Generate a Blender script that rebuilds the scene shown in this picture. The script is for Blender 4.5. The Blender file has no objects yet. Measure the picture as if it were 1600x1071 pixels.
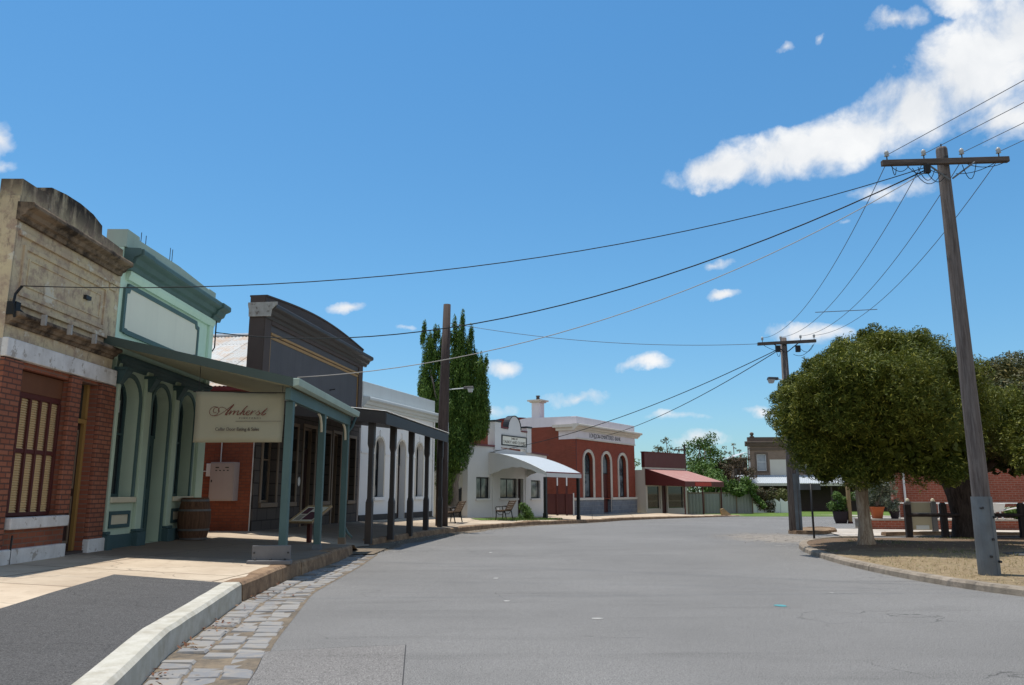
import bpy, bmesh, math, random
import numpy as np
from mathutils import Vector, Matrix
random.seed(7); RNG = np.random.default_rng(11)
PI = math.pi; R = math.radians
sc = bpy.context.scene
C = sc.collection

# ------------------------------------------------------------------ materials
class NT:
    """small helper round a node tree"""
    def __init__(s, tree): s.t = tree; s.n = tree.nodes; s.l = tree.links
    def add(s, typ, **kw):
        n = s.n.new(typ)
        for k, v in kw.items():
            if k.startswith('i_'):
                n.inputs[k[2:].replace('_', ' ')].default_value = v
            else: setattr(n, k, v)
        return n
    def link(s, a, b): s.l.new(a, b)
    def math(s, op, a, b=None, clamp=False):
        n = s.n.new('ShaderNodeMath'); n.operation = op; n.use_clamp = clamp
        for i, v in enumerate((a, b)):
            if v is None: continue
            if isinstance(v, (int, float)): n.inputs[i].default_value = v
            else: s.link(v, n.inputs[i])
        return n.outputs[0]
    def ramp(s, fac, stops):
        n = s.n.new('ShaderNodeValToRGB'); e = n.color_ramp.elements
        while len(e) < len(stops): e.new(0.5)
        for el, (p, c) in zip(e, stops):
            el.position = p; el.color = (c, c, c, 1) if isinstance(c, (int, float)) else (*c[:3], 1)
        s.link(fac, n.inputs[0]); return n.outputs[0]
    def noise(s, vec, scale, detail=4, rough=.55, dist=0):
        n = s.add('ShaderNodeTexNoise'); n.inputs['Scale'].default_value = scale
        n.inputs['Detail'].default_value = detail; n.inputs['Roughness'].default_value = rough
        n.inputs['Distortion'].default_value = dist
        if vec is not None: s.link(vec, n.inputs['Vector'])
        return n.outputs['Fac']
    def mix(s, fac, a, b, mode='MIX'):
        n = s.n.new('ShaderNodeMix'); n.data_type = 'RGBA'; n.blend_type = mode; n.clamp_factor = True
        for sock, v in ((n.inputs[0], fac), (n.inputs[6], a), (n.inputs[7], b)):
            if isinstance(v, (int, float)): sock.default_value = v
            elif isinstance(v, tuple): sock.default_value = (*v[:3], 1)
            else: s.link(v, sock)
        return n.outputs[2]
    def coord(s, kind='Object', scale=None):
        o = s.n.new('ShaderNodeTexCoord').outputs[kind]
        if kind == 'Geo': pass
        if scale is not None:
            m = s.n.new('ShaderNodeMapping'); m.inputs['Scale'].default_value = scale
            s.link(o, m.inputs[0]); o = m.outputs[0]
        return o
    def world(s, scale=None):
        o = s.n.new('ShaderNodeNewGeometry').outputs['Position']
        if scale is not None:
            m = s.n.new('ShaderNodeMapping'); m.inputs['Scale'].default_value = scale
            s.link(o, m.inputs[0]); o = m.outputs[0]
        return o

def new_mat(name):
    m = bpy.data.materials.new(name); m.use_nodes = True
    t = NT(m.node_tree); b = m.node_tree.nodes['Principled BSDF']
    return m, t, b

def finish(t, b, col, rough=.8, bump=None, bstr=.3, bdist=.01, metal=0, spec=.3):
    if isinstance(col, tuple): b.inputs['Base Color'].default_value = (*col[:3], 1)
    else: t.link(col, b.inputs['Base Color'])
    if isinstance(rough, (int, float)): b.inputs['Roughness'].default_value = rough
    else: t.link(rough, b.inputs['Roughness'])
    b.inputs['Metallic'].default_value = metal
    b.inputs['Specular IOR Level'].default_value = spec
    if bump is not None:
        n = t.add('ShaderNodeBump'); n.inputs['Strength'].default_value = bstr; n.inputs['Distance'].default_value = bdist
        t.link(bump, n.inputs['Height']); t.link(n.outputs[0], b.inputs['Normal'])

def sc3(c, k): return tuple(x * k for x in c)

def paint(name, col, var=.16, scale=1.6, rough=.65, streak=.25, grime=None, fine=60, bstr=.15, spec=.3, metal=0, worn=None, wornamt=.62):
    """painted or plastered surface: blotches, rain streaks, optional patches where another colour shows through"""
    m, t, b = new_mat(name)
    v = t.world()
    n1 = t.noise(v, scale, 5, .6)
    st = t.noise(t.world((5, 5, .35)), 1.3, 4, .6)
    g = grime or sc3(col, .55)
    f1 = t.ramp(n1, [(.3, 0.0), (.75, 1.0)])
    c = t.mix(t.math('MULTIPLY', f1, var * 2.2), col, g)
    f2 = t.ramp(st, [(.48, 0.0), (.8, 1.0)])
    c = t.mix(t.math('MULTIPLY', f2, streak), c, g)
    nf = t.noise(v, fine, 3, .6)
    c = t.mix(t.math('MULTIPLY', nf, .22), c, sc3(col, .72))
    if worn:
        w = t.ramp(t.noise(v, 5, 8, .7), [(wornamt, 0.0), (wornamt + .04, 1.0)])
        c = t.mix(w, c, worn)
    finish(t, b, c, rough, nf, bstr, .004, metal, spec)
    return m

def brick(name, c1, c2, mortar, axis='xz', bw=.235, bh=.083, mor=.009, stain=.35, bstr=.5, soot=(.03, .025, .02), squash=1, stain_scale=.9, coord='Object'):
    m, t, b = new_mat(name)
    o = t.coord(coord)
    s = t.add('ShaderNodeSeparateXYZ'); t.link(o, s.inputs[0])
    cb = t.add('ShaderNodeCombineXYZ')
    ax = {'x': 0, 'y': 1, 'z': 2}
    t.link(s.outputs[ax[axis[0]]], cb.inputs[0]); t.link(s.outputs[ax[axis[1]]], cb.inputs[1])
    bt = t.add('ShaderNodeTexBrick'); t.link(cb.outputs[0], bt.inputs['Vector'])
    bt.inputs['Scale'].default_value = 1; bt.inputs['Brick Width'].default_value = bw; bt.inputs['Row Height'].default_value = bh
    bt.inputs['Mortar Size'].default_value = mor; bt.inputs['Mortar Smooth'].default_value = .3
    bt.inputs['Color1'].default_value = (*c1, 1); bt.inputs['Color2'].default_value = (*c2, 1); bt.inputs['Mortar'].default_value = (*mortar, 1)
    n = t.noise(o, 14, 5, .65); n2 = t.noise(o, stain_scale, 6, .65)
    c = t.mix(t.math('MULTIPLY', n, .5), bt.outputs['Color'], sc3(c1, .55))
    c = t.mix(t.math('MULTIPLY', t.ramp(n2, [(.45, 0.0), (.75, 1.0)]), stain), c, soot)
    h = t.math('ADD', t.math('MULTIPLY', bt.outputs['Fac'], -1), t.math('MULTIPLY', n, .5))
    finish(t, b, c, .88, h, bstr, .012, 0, .2)
    return m

def wood(name, col, dark, axis_scale=(9, 9, .6), rough=.85, bstr=.5, grain=3.0):
    m, t, b = new_mat(name)
    n = t.noise(t.coord('Object', axis_scale), grain, 8, .7, .4)
    n2 = t.noise(t.coord('Object'), 1.5, 4)
    c = t.mix(t.ramp(n, [(.35, 0.0), (.65, 1.0)]), dark, col)
    c = t.mix(t.math('MULTIPLY', n2, .4), c, sc3(dark, .8))
    finish(t, b, c, rough, n, bstr, .01, 0, .2)
    return m

def glass(name, col=(.012, .015, .018), rough=.04, spec=.6, blind=None):
    """window glass with a dark room behind it"""
    m, t, b = new_mat(name)
    n = t.noise(t.world(), .9, 2)
    if blind: c = t.mix(t.ramp(n, [(.42, 0.0), (.55, 1.0)]), col, blind)
    else: c = t.mix(n, col, sc3(col, 2.2))
    finish(t, b, c, rough, t.noise(t.world(), 1.7, 1), .02, .02, 0, spec)
    return m

def leafmat(name, a, bcol, c3, clump=.8, hi=.12, rough=.6):
    m, t, b = new_mat(name)
    g = t.n.new('ShaderNodeNewGeometry')
    n = t.noise(g.outputs['Position'], clump, 3)
    c = t.mix(t.ramp(n, [(.35, 0.0), (.65, 1.0)]), a, bcol)
    rnd = g.outputs['Random Per Island']
    c = t.mix(t.ramp(rnd, [(.0, 0.0), (1.0, .75)]), c, sc3(a, .6))
    c = t.mix(t.ramp(rnd, [(1 - hi - .01, 0.0), (1 - hi, 1.0)]), c, c3)
    finish(t, b, c, rough, None, spec=.25)
    tr = t.add('ShaderNodeBsdfTranslucent'); t.link(c, tr.inputs[0])
    ms = t.add('ShaderNodeMixShader'); ms.inputs[0].default_value = .18
    out = t.n['Material Output']
    t.link(b.outputs[0], ms.inputs[1]); t.link(tr.outputs[0], ms.inputs[2]); t.link(ms.outputs[0], out.inputs[0])
    return m

def corr(name, col, rust=None, rustamt=.55, rough=.45, metal=.0, axis=None, pitch=.08, laps=False):
    m, t, b = new_mat(name)
    v = t.world()
    n = t.noise(v, 1.1, 7, .7)
    c = t.mix(t.math('MULTIPLY', t.noise(v, 6, 4), .5), col, sc3(col, .6))
    if rust: c = t.mix(t.ramp(n, [(rustamt, 0.0), (rustamt + .12, .85)]), c, rust)
    bmp = t.noise(v, 30, 3)
    if laps:
        bt = t.add('ShaderNodeTexBrick'); t.link(t.coord('Object'), bt.inputs['Vector']); bt.offset = 0
        for k, x in (('Scale', 1), ('Brick Width', 1.75), ('Row Height', .76), ('Mortar Size', .014), ('Mortar Smooth', .2)): bt.inputs[k].default_value = x
        bt.inputs['Color1'].default_value = (1, 1, 1, 1); bt.inputs['Color2'].default_value = (.8, .8, .8, 1); bt.inputs['Mortar'].default_value = (.3, .28, .26, 1)
        c = t.mix(1.0, c, bt.outputs['Color'], 'MULTIPLY')
    if axis:
        s = t.add('ShaderNodeSeparateXYZ'); t.link(t.coord('Object'), s.inputs[0])
        bmp = t.math('SINE', t.math('MULTIPLY', s.outputs['xyz'.index(axis)], 2 * PI / pitch))
        c = t.mix(t.math('MULTIPLY', t.ramp(bmp, [(0, .35), (.6, 0.0)]), 1), c, sc3(col, .5))
    finish(t, b, c, rough, bmp, .5, .012, metal, .4)
    return m

# ------------------------------------------------------------------ mesh collecting
class MB:
    def __init__(s): s.v = []; s.f = []
    def add(s, vs, fs):
        o = len(s.v); s.v += [tuple(p) for p in vs]; s.f += [tuple(i + o for i in f) for f in fs]; return s
    def box(s, x0, x1, y0, y1, z0, z1, rz=0, piv=None):
        vs = [(x, y, z) for z in (z0, z1) for y in (y0, y1) for x in (x0, x1)]
        if rz:
            cx, cy = piv or ((x0 + x1) / 2, (y0 + y1) / 2); ca, sa = math.cos(rz), math.sin(rz)
            vs = [(cx + (x - cx) * ca - (y - cy) * sa, cy + (x - cx) * sa + (y - cy) * ca, z) for x, y, z in vs]
        return s.add(vs, [(0, 2, 3, 1), (4, 5, 7, 6), (0, 1, 5, 4), (2, 6, 7, 3), (0, 4, 6, 2), (1, 3, 7, 5)])
    def hexa(s, p):   # 8 points: bottom 4 ring, top 4 ring
        return s.add(p, [(3, 2, 1, 0), (4, 5, 6, 7), (0, 1, 5, 4), (1, 2, 6, 5), (2, 3, 7, 6), (3, 0, 4, 7)])
    def tube(s, path, r, n=8, cap=True, jitter=0):
        P = [Vector(p) for p in path]; k = len(P)
        rr = r if isinstance(r, (list, tuple)) else [r] * k
        vs = []; up = None
        for i in range(k):
            d = (P[min(i + 1, k - 1)] - P[max(i - 1, 0)]).normalized()
            if up is None: up = Vector((1, 0, 0)) if abs(d.z) > .8 else Vector((0, 0, 1))
            a = d.cross(up)
            if a.length < 1e-4: a = d.cross(Vector((0, 1, 0)))
            a.normalize(); b2 = d.cross(a).normalized()
            up = a.cross(d) * 1.0
            for j in range(n):
                t = 2 * PI * j / n; q = rr[i] * (1 + (random.uniform(-jitter, jitter) if jitter else 0))
                vs.append(P[i] + a * math.cos(t) * q + b2 * math.sin(t) * q)
        fs = [(i * n + j, i * n + (j + 1) % n, (i + 1) * n + (j + 1) % n, (i + 1) * n + j) for i in range(k - 1) for j in range(n)]
        if cap: fs += [tuple(range(n - 1, -1, -1)), tuple((k - 1) * n + j for j in range(n))]
        return s.add(vs, fs)
    def lathe(s, prof, c=(0, 0, 0), n=24):
        vs = []; k = len(prof)
        for r_, z in prof:
            for j in range(n):
                t = 2 * PI * j / n; vs.append((c[0] + r_ * math.cos(t), c[1] + r_ * math.sin(t), c[2] + z))
        fs = [(i * n + j, i * n + (j + 1) % n, (i + 1) * n + (j + 1) % n, (i + 1) * n + j) for i in range(k - 1) for j in range(n)]
        fs += [tuple(range(n - 1, -1, -1)), tuple((k - 1) * n + j for j in range(n))]
        return s.add(vs, fs)
    def prism_x(s, prof, x0, x1):      # prof: (y, z) ring, extruded along x
        k = len(prof)
        vs = [(x0, y, z) for y, z in prof] + [(x1, y, z) for y, z in prof]
        return s.add(vs, [(i, (i + 1) % k, k + (i + 1) % k, k + i) for i in range(k)] + [tuple(range(k - 1, -1, -1)), tuple(range(k, 2 * k))])
    def prism_y(s, prof, y0, y1):      # prof: (x, z) ring
        k = len(prof)
        vs = [(x, y0, z) for x, z in prof] + [(x, y1, z) for x, z in prof]
        return s.add(vs, [(i, (i + 1) % k, k + (i + 1) % k, k + i) for i in range(k)] + [tuple(range(k - 1, -1, -1)), tuple(range(k, 2 * k))])
    def strip(s, inner, outer, y0, y1):   # ring band between two polylines (x,z), from y0 (front) to y1
        k = len(inner); vs = []
        for y in (y0, y1):
            vs += [(x, y, z) for x, z in inner] + [(x, y, z) for x, z in outer]
        fs = []
        for i in range(k - 1):
            fs += [(i, i + 1, k + i + 1, k + i), (2 * k + i, 3 * k + i, 3 * k + i + 1, 2 * k + i + 1),
                   (i, 2 * k + i, 2 * k + i + 1, i + 1), (k + i, k + i + 1, 3 * k + i + 1, 3 * k + i)]
        fs += [(0, k, 3 * k, 2 * k), (k - 1, 3 * k - 1, 4 * k - 1, 2 * k - 1)]
        return s.add(vs, fs)
    def wall(s, outer, holes, y0, y1):  # flat wall in xz with holes, front face y0, back y1
        bm = bmesh.new(); loops = []
        for loop in [outer] + holes:
            vs = [bm.verts.new((x, y0, z)) for x, z in loop]; loops.append(len(vs))
            for i in range(len(vs)): bm.edges.new((vs[i], vs[(i + 1) % len(vs)]))
        bm.verts.index_update()
        n = len(bm.verts); pts = [tuple(v.co) for v in bm.verts]
        bmesh.ops.triangle_fill(bm, use_beauty=True, use_dissolve=False, edges=bm.edges[:])
        tri = [tuple(v.index for v in f.verts) for f in bm.faces]; bm.free()
        vs = pts + [(x, y1, z) for x, _, z in pts]
        fs = tri + [tuple(i + n for i in reversed(f)) for f in tri]
        o = 0
        for L in loops:
            fs += [(o + i, o + (i + 1) % L, n + o + (i + 1) % L, n + o + i) for i in range(L)]; o += L
        return s.add(vs, fs)
    def build(s, name, mat, parent=None, smooth=False, bevel=0, fix=True):
        me = bpy.data.meshes.new(name); me.from_pydata(s.v, [], s.f)
        if fix:
            bm = bmesh.new(); bm.from_mesh(me); bmesh.ops.recalc_face_normals(bm, faces=bm.faces[:]); bm.to_mesh(me); bm.free()
        me.update()
        o = bpy.data.objects.new(name, me); C.objects.link(o)
        if mat: me.materials.append(mat)
        if parent: o.parent = parent
        if smooth: me.shade_smooth()
        if bevel:
            b = o.modifiers.new('bevel', 'BEVEL'); b.width = bevel; b.segments = 2; b.limit_method = 'ANGLE'; b.angle_limit = R(40)
        return o

def tag(o, label=None, cat=None, group=None, kind=None):
    if label: o['label'] = label
    if cat: o['category'] = cat
    if group: o['group'] = group
    if kind: o['kind'] = kind
    return o
def empty(name, loc, rz, label, cat, group=None):
    o = bpy.data.objects.new(name, None); o.empty_display_size = .3; C.objects.link(o)
    o.location = loc; o.rotation_euler = (0, 0, rz)
    return tag(o, label, cat, group)
def facade(name, p, az, label, cat):      # local x runs along the street, local -y faces it
    return empty(name, (p[0], p[1], 0), R(90 - az), label, cat)
def copy_tree(o, parent=None):
    c = o.copy(); C.objects.link(c)
    if parent is not None: c.parent = parent
    for ch in o.children: copy_tree(ch, c)
    return c
def text(body, size, mat, parent, loc, rot=(PI / 2, 0, 0), sx=1, ext=.004, name='lettering', shear=0, space=1):
    cu = bpy.data.curves.new(name, 'FONT'); cu.body = body; cu.size = size; cu.extrude = ext; cu.align_x = 'CENTER'; cu.align_y = 'CENTER'
    cu.shear = shear; cu.space_character = space; cu.resolution_u = 4
    o = bpy.data.objects.new(name + '_tmp', cu); C.objects.link(o)
    dg = bpy.context.evaluated_depsgraph_get()
    me = bpy.data.meshes.new_from_object(o.evaluated_get(dg)); bpy.data.objects.remove(o); bpy.data.curves.remove(cu)
    me.materials.clear(); me.materials.append(mat)
    q = bpy.data.objects.new(name, me); C.objects.link(q); q.parent = parent; q.location = loc; q.rotation_euler = rot; q.scale = (sx, 1, 1)
    return q

def arch(x0, x1, z0, zs, rise, n=14):     # open polyline from bottom-left up and over to bottom-right
    cx, hw = (x0 + x1) / 2, (x1 - x0) / 2
    pts = [(x0, z0)]
    if rise > 0: pts += [(cx - hw * math.cos(PI * i / n), zs + rise * math.sin(PI * i / n)) for i in range(n + 1)]
    else: pts += [(x0, zs), (x1, zs)]
    return pts + [(x1, z0)]
def arch_trim(mb, x0, x1, z0, zs, rise, w, y0, y1):
    return mb.strip(arch(x0, x1, z0, zs, rise), arch(x0 - w, x1 + w, z0, zs, rise + w if rise > 0 else 0) if rise > 0 else
                    [(x0 - w, z0), (x0 - w, zs + w), (x1 + w, zs + w), (x1 + w, z0)], y0, y1)
def window(parent, x0, x1, z0, zs, rise, y, fm, gm, fw=.06, rail=True, mull=0, name='window', gname='pane'):
    mb = MB()
    mb.strip(arch(x0 + fw, x1 - fw, z0 + fw, zs, max(rise - fw, 0)) if rise > 0 else [(x0 + fw, z0 + fw), (x0 + fw, zs - fw), (x1 - fw, zs - fw), (x1 - fw, z0 + fw)],
             arch(x0, x1, z0 + fw, zs, rise) if rise > 0 else [(x0, z0 + fw), (x0, zs), (x1, zs), (x1, z0 + fw)], y, y + .07)
    mb.box(x0, x1, y - .004, y + .07, z0, z0 + fw)
    if rail: zm = z0 + (zs + rise - z0) * .52; mb.box(x0 + fw, x1 - fw, y + .01, y + .06, zm, zm + .045)
    for k in range(mull):
        xm = x0 + (x1 - x0) * (k + 1) / (mull + 1); mb.box(xm - .02, xm + .02, y + .012, y + .055, z0 + fw, zs + rise * .9 - (fw if rise == 0 else 0))
    f = mb.build(name, fm, parent)
    MB().prism_y(arch(x0 + .01, x1 - .01, z0 + .01, zs, max(rise - .01, 0)) if rise > 0 else [(x0 + .01, z0 + .01), (x0 + .01, zs - .01), (x1 - .01, zs - .01), (x1 - .01, z0 + .01)], y + .04, y + .065).build(gname, gm, f)
    return f
def door(parent, x0, x1, z0, z1, y, dm, hm, panels=2, name='door', pm=None):
    mb = MB().box(x0, x1, y, y + .06, z0, z1)
    d = mb.build(name, dm, parent)
    w = x1 - x0; p = MB()
    zz = [z0 + .12, z0 + (z1 - z0) * .42, z0 + (z1 - z0) * .48, z1 - .12]
    for k in range(panels):
        a, b_ = zz[2 * k], zz[2 * k + 1]
        p.strip([(x0 + w * .22, a + .05), (x0 + w * .22, b_ - .05), (x1 - w * .22, b_ - .05), (x1 - w * .22, a + .05), (x0 + w * .22, a + .05)],
                [(x0 + w * .15, a), (x0 + w * .15, b_), (x1 - w * .15, b_), (x1 - w * .15, a), (x0 + w * .15, a)], y - .018, y + .01)
    p.build('panel_moulding', pm or dm, d)
    h = MB().lathe([(.012, 0), (.012, .03), (.03, .05), (.03, .07), (.012, .085)], (0, 0, 0), 12).build('handle', hm, d); h.location = (x0 + w * .1 if w < 2 else x0, y, z0 + 1.0); h.rotation_euler = (PI / 2, 0, 0)
    return d

# ------------------------------------------------------------------ materials of the place
M = {}
M['metal_dark'] = paint('dark_metal', (.03, .03, .032), rough=.5)
M['brass'] = paint('brass', (.35, .25, .08), rough=.35, metal=.8)
M['steel'] = paint('galvanised_steel', (.17, .195, .215), var=.35, scale=3, streak=.5, grime=(.09, .09, .09), rough=.6, metal=.25)
M['hoop'] = paint('hoop_steel', (.15, .145, .14), var=.4, scale=5, rough=.6, metal=.3)
M['glass'] = glass('dark_glass')
M['glass_blue'] = glass('sky_glass', (.03, .05, .06), .05, .8, (.16, .2, .22))
M['curtain'] = glass('curtained_glass', (.03, .035, .04), .06, .6, (.28, .28, .26))
M['blind'] = glass('blind_glass', (.28, .30, .33), .2, .5, (.36, .38, .40))
M['brick_old'] = brick('old_red_brick', (.27, .085, .05), (.33, .12, .07), (.22, .15, .12), 'xz', stain=.45, mor=.012)
M['brick_pier'] = brick('pier_brick', (.26, .088, .052), (.36, .14, .085), (.10, .06, .05), 'xz', .225, .083, .012, stain=.3, bstr=.9)
M['brick_orange'] = brick('orange_brick', (.265, .075, .042), (.32, .10, .055), (.15, .075, .055), 'yz', stain=.35, mor=.008)
M['brick_side'] = brick('side_brick', (.29, .09, .055), (.34, .12, .07), (.25, .17, .13), 'yz', stain=.4)
M['brick_bank'] = brick('bank_brick', (.26, .060, .036), (.30, .075, .045), (.21, .07, .05), 'xz', .235, .083, .006, stain=.25, bstr=.25)
M['brick_bank_side'] = brick('bank_side_brick', (.235, .06, .038), (.27, .075, .048), (.18, .08, .06), 'yz', .235, .083, .007, stain=.3, bstr=.3)
M['brick_wall'] = brick('platform_brick', (.33, .085, .05), (.40, .12, .075), (.42, .27, .21), 'xz', .25, .09, .011, stain=.35)
M['brick_brown'] = brick('brown_brick', (.27, .19, .14), (.31, .22, .165), (.28, .23, .19), 'xz', stain=.3)
M['ashlar'] = brick('dark_ashlar', (.085, .072, .066), (.105, .09, .08), (.035, .03, .028), 'xz', .62, .34, .018, stain=.3, bstr=.6)
M['bluestone'] = brick('bluestone_block', (.17, .19, .225), (.22, .24, .27), (.30, .30, .31), 'xz', .55, .28, .02, stain=.3, bstr=.9)
M['white_peel'] = paint('peeling_white', (.72, .70, .68), var=.25, scale=4, streak=.4, grime=(.35, .31, .28), worn=(.36, .32, .28), wornamt=.57)
M['cream'] = paint('cream_paint', (.66, .58, .42), streak=.2)
M['red_brown'] = paint('red_brown_paint', (.085, .022, .02), rough=.55)
M['brown_board'] = paint('brown_board', (.15, .06, .03), var=.3, scale=3)
M['door_dark'] = paint('dark_door', (.04, .018, .014), rough=.5)
M['shutter_cream'] = paint('shutter_cream', (.66, .47, .24), var=.15, rough=.7)
M['mint'] = paint('mint_paint', (.58, .74, .61), var=.14, streak=.34, grime=(.38, .55, .44), rough=.7)
M['mint_low'] = paint('pale_green_paint', (.48, .58, .45), var=.18, streak=.35, grime=(.36, .42, .33), rough=.7)
M['mint_top'] = paint('grey_green_paint', (.40, .50, .43), var=.2, streak=.3, grime=(.25, .30, .25), rough=.8)
M['teal'] = paint('teal_paint', (.088, .150, .142), var=.25, streak=.4, rough=.55)
M['teal_dark'] = paint('dark_teal_paint', (.05, .095, .10), var=.15, rough=.55)
M['sign_cream'] = paint('sign_cream', (.76, .73, .62), var=.05, streak=.12, rough=.8)
M['soffit'] = paint('cream_soffit', (.46, .46, .32), var=.1)
M['blue_grey'] = paint('blue_grey_render', (.082, .078, .084), var=.25, scale=1.2, streak=.4, grime=(.045, .042, .045), bstr=.3)
M['umber'] = paint('umber_paint', (.075, .055, .048), var=.2, streak=.3, rough=.7)
M['umber_pale'] = paint('weathered_cap', (.42, .40, .37), var=.3, scale=5, streak=.5, grime=(.12, .1, .09), worn=(.14, .11, .09), wornamt=.58)
M['brown_trim'] = paint('brown_cornice', (.15, .11, .085), var=.25, streak=.3, rough=.8)
M['gold'] = paint('gold_line', (.33, .19, .06), rough=.5)
M['tan_frame'] = paint('tan_frame', (.20, .145, .10), rough=.55)
M['charcoal'] = paint('charcoal_paint', (.050, .043, .040), var=.15, streak=.15, rough=.55)
M['white'] = paint('white_render', (.80, .80, .79), var=.05, streak=.12, grime=(.5, .5, .48), rough=.75)
M['white_grey'] = paint('grey_white_render', (.60, .64, .64), var=.1, streak=.25, grime=(.42, .44, .43), rough=.75)
M['cream_render'] = paint('cream_render', (.62, .58, .50), var=.06, streak=.1, rough=.75)
M['office'] = paint('office_render', (.64, .625, .60), var=.06, streak=.12, grime=(.4, .38, .36), rough=.8)
M['red_trim'] = paint('dark_red_trim', (.16, .03, .032), rough=.5)
M['black_trim'] = paint('black_trim', (.018, .018, .02), rough=.4)
M['bank_white'] = paint('bank_white', (.66, .62, .66), var=.12, streak=.3, grime=(.46, .42, .44), rough=.8)
M['bank_cream'] = paint('bank_cream', (.62, .57, .50), var=.15, streak=.3, rough=.75)
M['shop_red'] = corr('dark_red_iron', (.115, .028, .025), None, rough=.55, axis='x', pitch=.16)
M['shop_red_flat'] = paint('dark_red_board', (.115, .025, .022), rough=.55)
M['sign_red'] = paint('bright_red_panel', (.42, .035, .022), var=.08, rough=.5)
M['roof_red'] = corr('faded_red_iron', (.38, .175, .15), (.42, .28, .23), .55, rough=.6)
M['roof_zinc'] = corr('zinc_iron', (.50, .54, .57), None, rough=.4)
M['gutter_green'] = paint('grey_green_gutter', (.075, .105, .092), var=.2, streak=.25, rough=.6)
M['roof_rust'] = corr('rusting_iron', (.56, .55, .52), (.42, .27, .16), .52, rough=.6)
M['roof_laps'] = corr('lapped_rusting_iron', (.52, .52, .50), (.45, .30, .19), .50, rough=.6, laps=True)
M['roof_dome'] = corr('red_vault_iron', (.30, .045, .035), (.3, .1, .07), .62, rough=.5)
M['fence_grey'] = corr('grey_fence_iron', (.30, .31, .29), (.24, .19, .14), .66, rough=.6, axis='x', pitch=.3)
M['pole_wood'] = wood('grey_pole_timber', (.20, .175, .165), (.075, .06, .055))
M['pole_dark'] = wood('dark_pole_timber', (.095, .07, .062), (.045, .033, .03))
M['beam_wood'] = wood('weathered_beam', (.16, .13, .115), (.05, .04, .035), (.6, 9, 9))
M['rail_wood'] = wood('dark_rail_timber', (.065, .05, .045), (.025, .018, .016))
M['bench_wood'] = wood('bench_timber', (.22, .15, .10), (.10, .065, .04), (.8, 9, 9))
M['barrel_wood'] = wood('barrel_timber', (.16, .085, .05), (.07, .035, .022))
M['post_wood'] = wood('yellow_post_timber', (.46, .33, .17), (.26, .17, .08))
M['iron_black'] = paint('black_iron', (.02, .018, .017), rough=.45)
M['white_enamel'] = paint('white_enamel', (.75, .75, .74), var=.03, rough=.35)
M['porcelain'] = paint('porcelain', (.42, .43, .43), var=.03, rough=.25)
M['cable'] = paint('black_cable', (.012, .012, .013), rough=.6)
M['wire'] = paint('wire_grey', (.10, .10, .11), rough=.5)
M['cable_pale'] = paint('pale_cable', (.42, .40, .37), rough=.6)
M['canvas'] = paint('banner_canvas', (.33, .31, .22), var=.06, streak=.06, rough=.9, bstr=.1)
M['ink_red'] = paint('maroon_ink', (.16, .03, .025), rough=.8)
M['ink_grey'] = paint('grey_ink', (.11, .085, .07), rough=.8)
M['ink_dark'] = paint('dark_lettering', (.07, .075, .09), rough=.7)
M['meter'] = paint('meter_box_paint', (.40, .33, .31), var=.1, streak=.15, rough=.6)
M['terracotta'] = paint('terracotta', (.52, .14, .05), var=.12, rough=.8)
M['plastic_black'] = paint('dark_planter', (.04, .028, .03), rough=.7)
M['wheelbarrow'] = paint('white_timber', (.80, .78, .75), var=.06, rough=.7)
M['tin_board'] = paint('grey_tin_board', (.17, .165, .165), var=.2, scale=5, rough=.7)
M['board_cream'] = paint('sign_back_cream', (.45, .40, .28), var=.08, rough=.7)
M['stone_kerb'] = None

def plaster_old():
    m, t, b = new_mat('stained_old_plaster')
    v = t.world(); g = t.n.new('ShaderNodeSeparateXYZ'); t.link(t.n.new('ShaderNodeNewGeometry').outputs['Position'], g.inputs[0])
    n1 = t.noise(v, 1.3, 7, .68); n2 = t.noise(v, 4.5, 7, .7); st = t.noise(t.world((3.2, 3.2, .9)), 1.3, 8, .72)
    c = t.mix(t.ramp(n1, [(.35, 0.0), (.68, 1.0)]), (.60, .50, .32), (.44, .34, .25))
    c = t.mix(t.ramp(n2, [(.48, 0.0), (.62, .8)]), c, (.33, .235, .185))
    c = t.mix(t.ramp(t.noise(t.world((3, 3, 1.2)), 2.1, 7, .72), [(.55, 0.0), (.66, .7)]), c, (.17, .125, .10))
    c = t.mix(t.ramp(t.noise(v, 2.7, 6, .7), [(.6, 0.0), (.64, .75)]), c, (.62, .58, .48))
    zf = t.ramp(t.math('MULTIPLY', g.outputs[2], .125), [(.70, 0.0), (.745, .25), (.775, .75), (.80, 1.0)])
    f = t.math('MULTIPLY', t.ramp(st, [(.28, 0.0), (.52, 1.0)]), zf)
    c = t.mix(f, c, (.04, .033, .028))
    c = t.mix(t.ramp(t.noise(v, 3.2, 8, .75), [(.64, 0.0), (.70, .8)]), c, (.13, .11, .1))
    finish(t, b, c, .9, t.math('ADD', n2, t.noise(v, 40, 3)), .35, .012, 0, .15)
    return m
M['plaster'] = plaster_old()
def cornice_old():
    m, t, b = new_mat('sooty_cornice')
    v = t.world(); n = t.noise(v, 3, 7, .7)
    c = t.mix(t.ramp(n, [(.4, 0.0), (.6, 1.0)]), (.045, .034, .027), (.22, .16, .11))
    finish(t, b, c, .9, n, .5, .02, 0, .15); return m
M['cornice_old'] = cornice_old()
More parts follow.
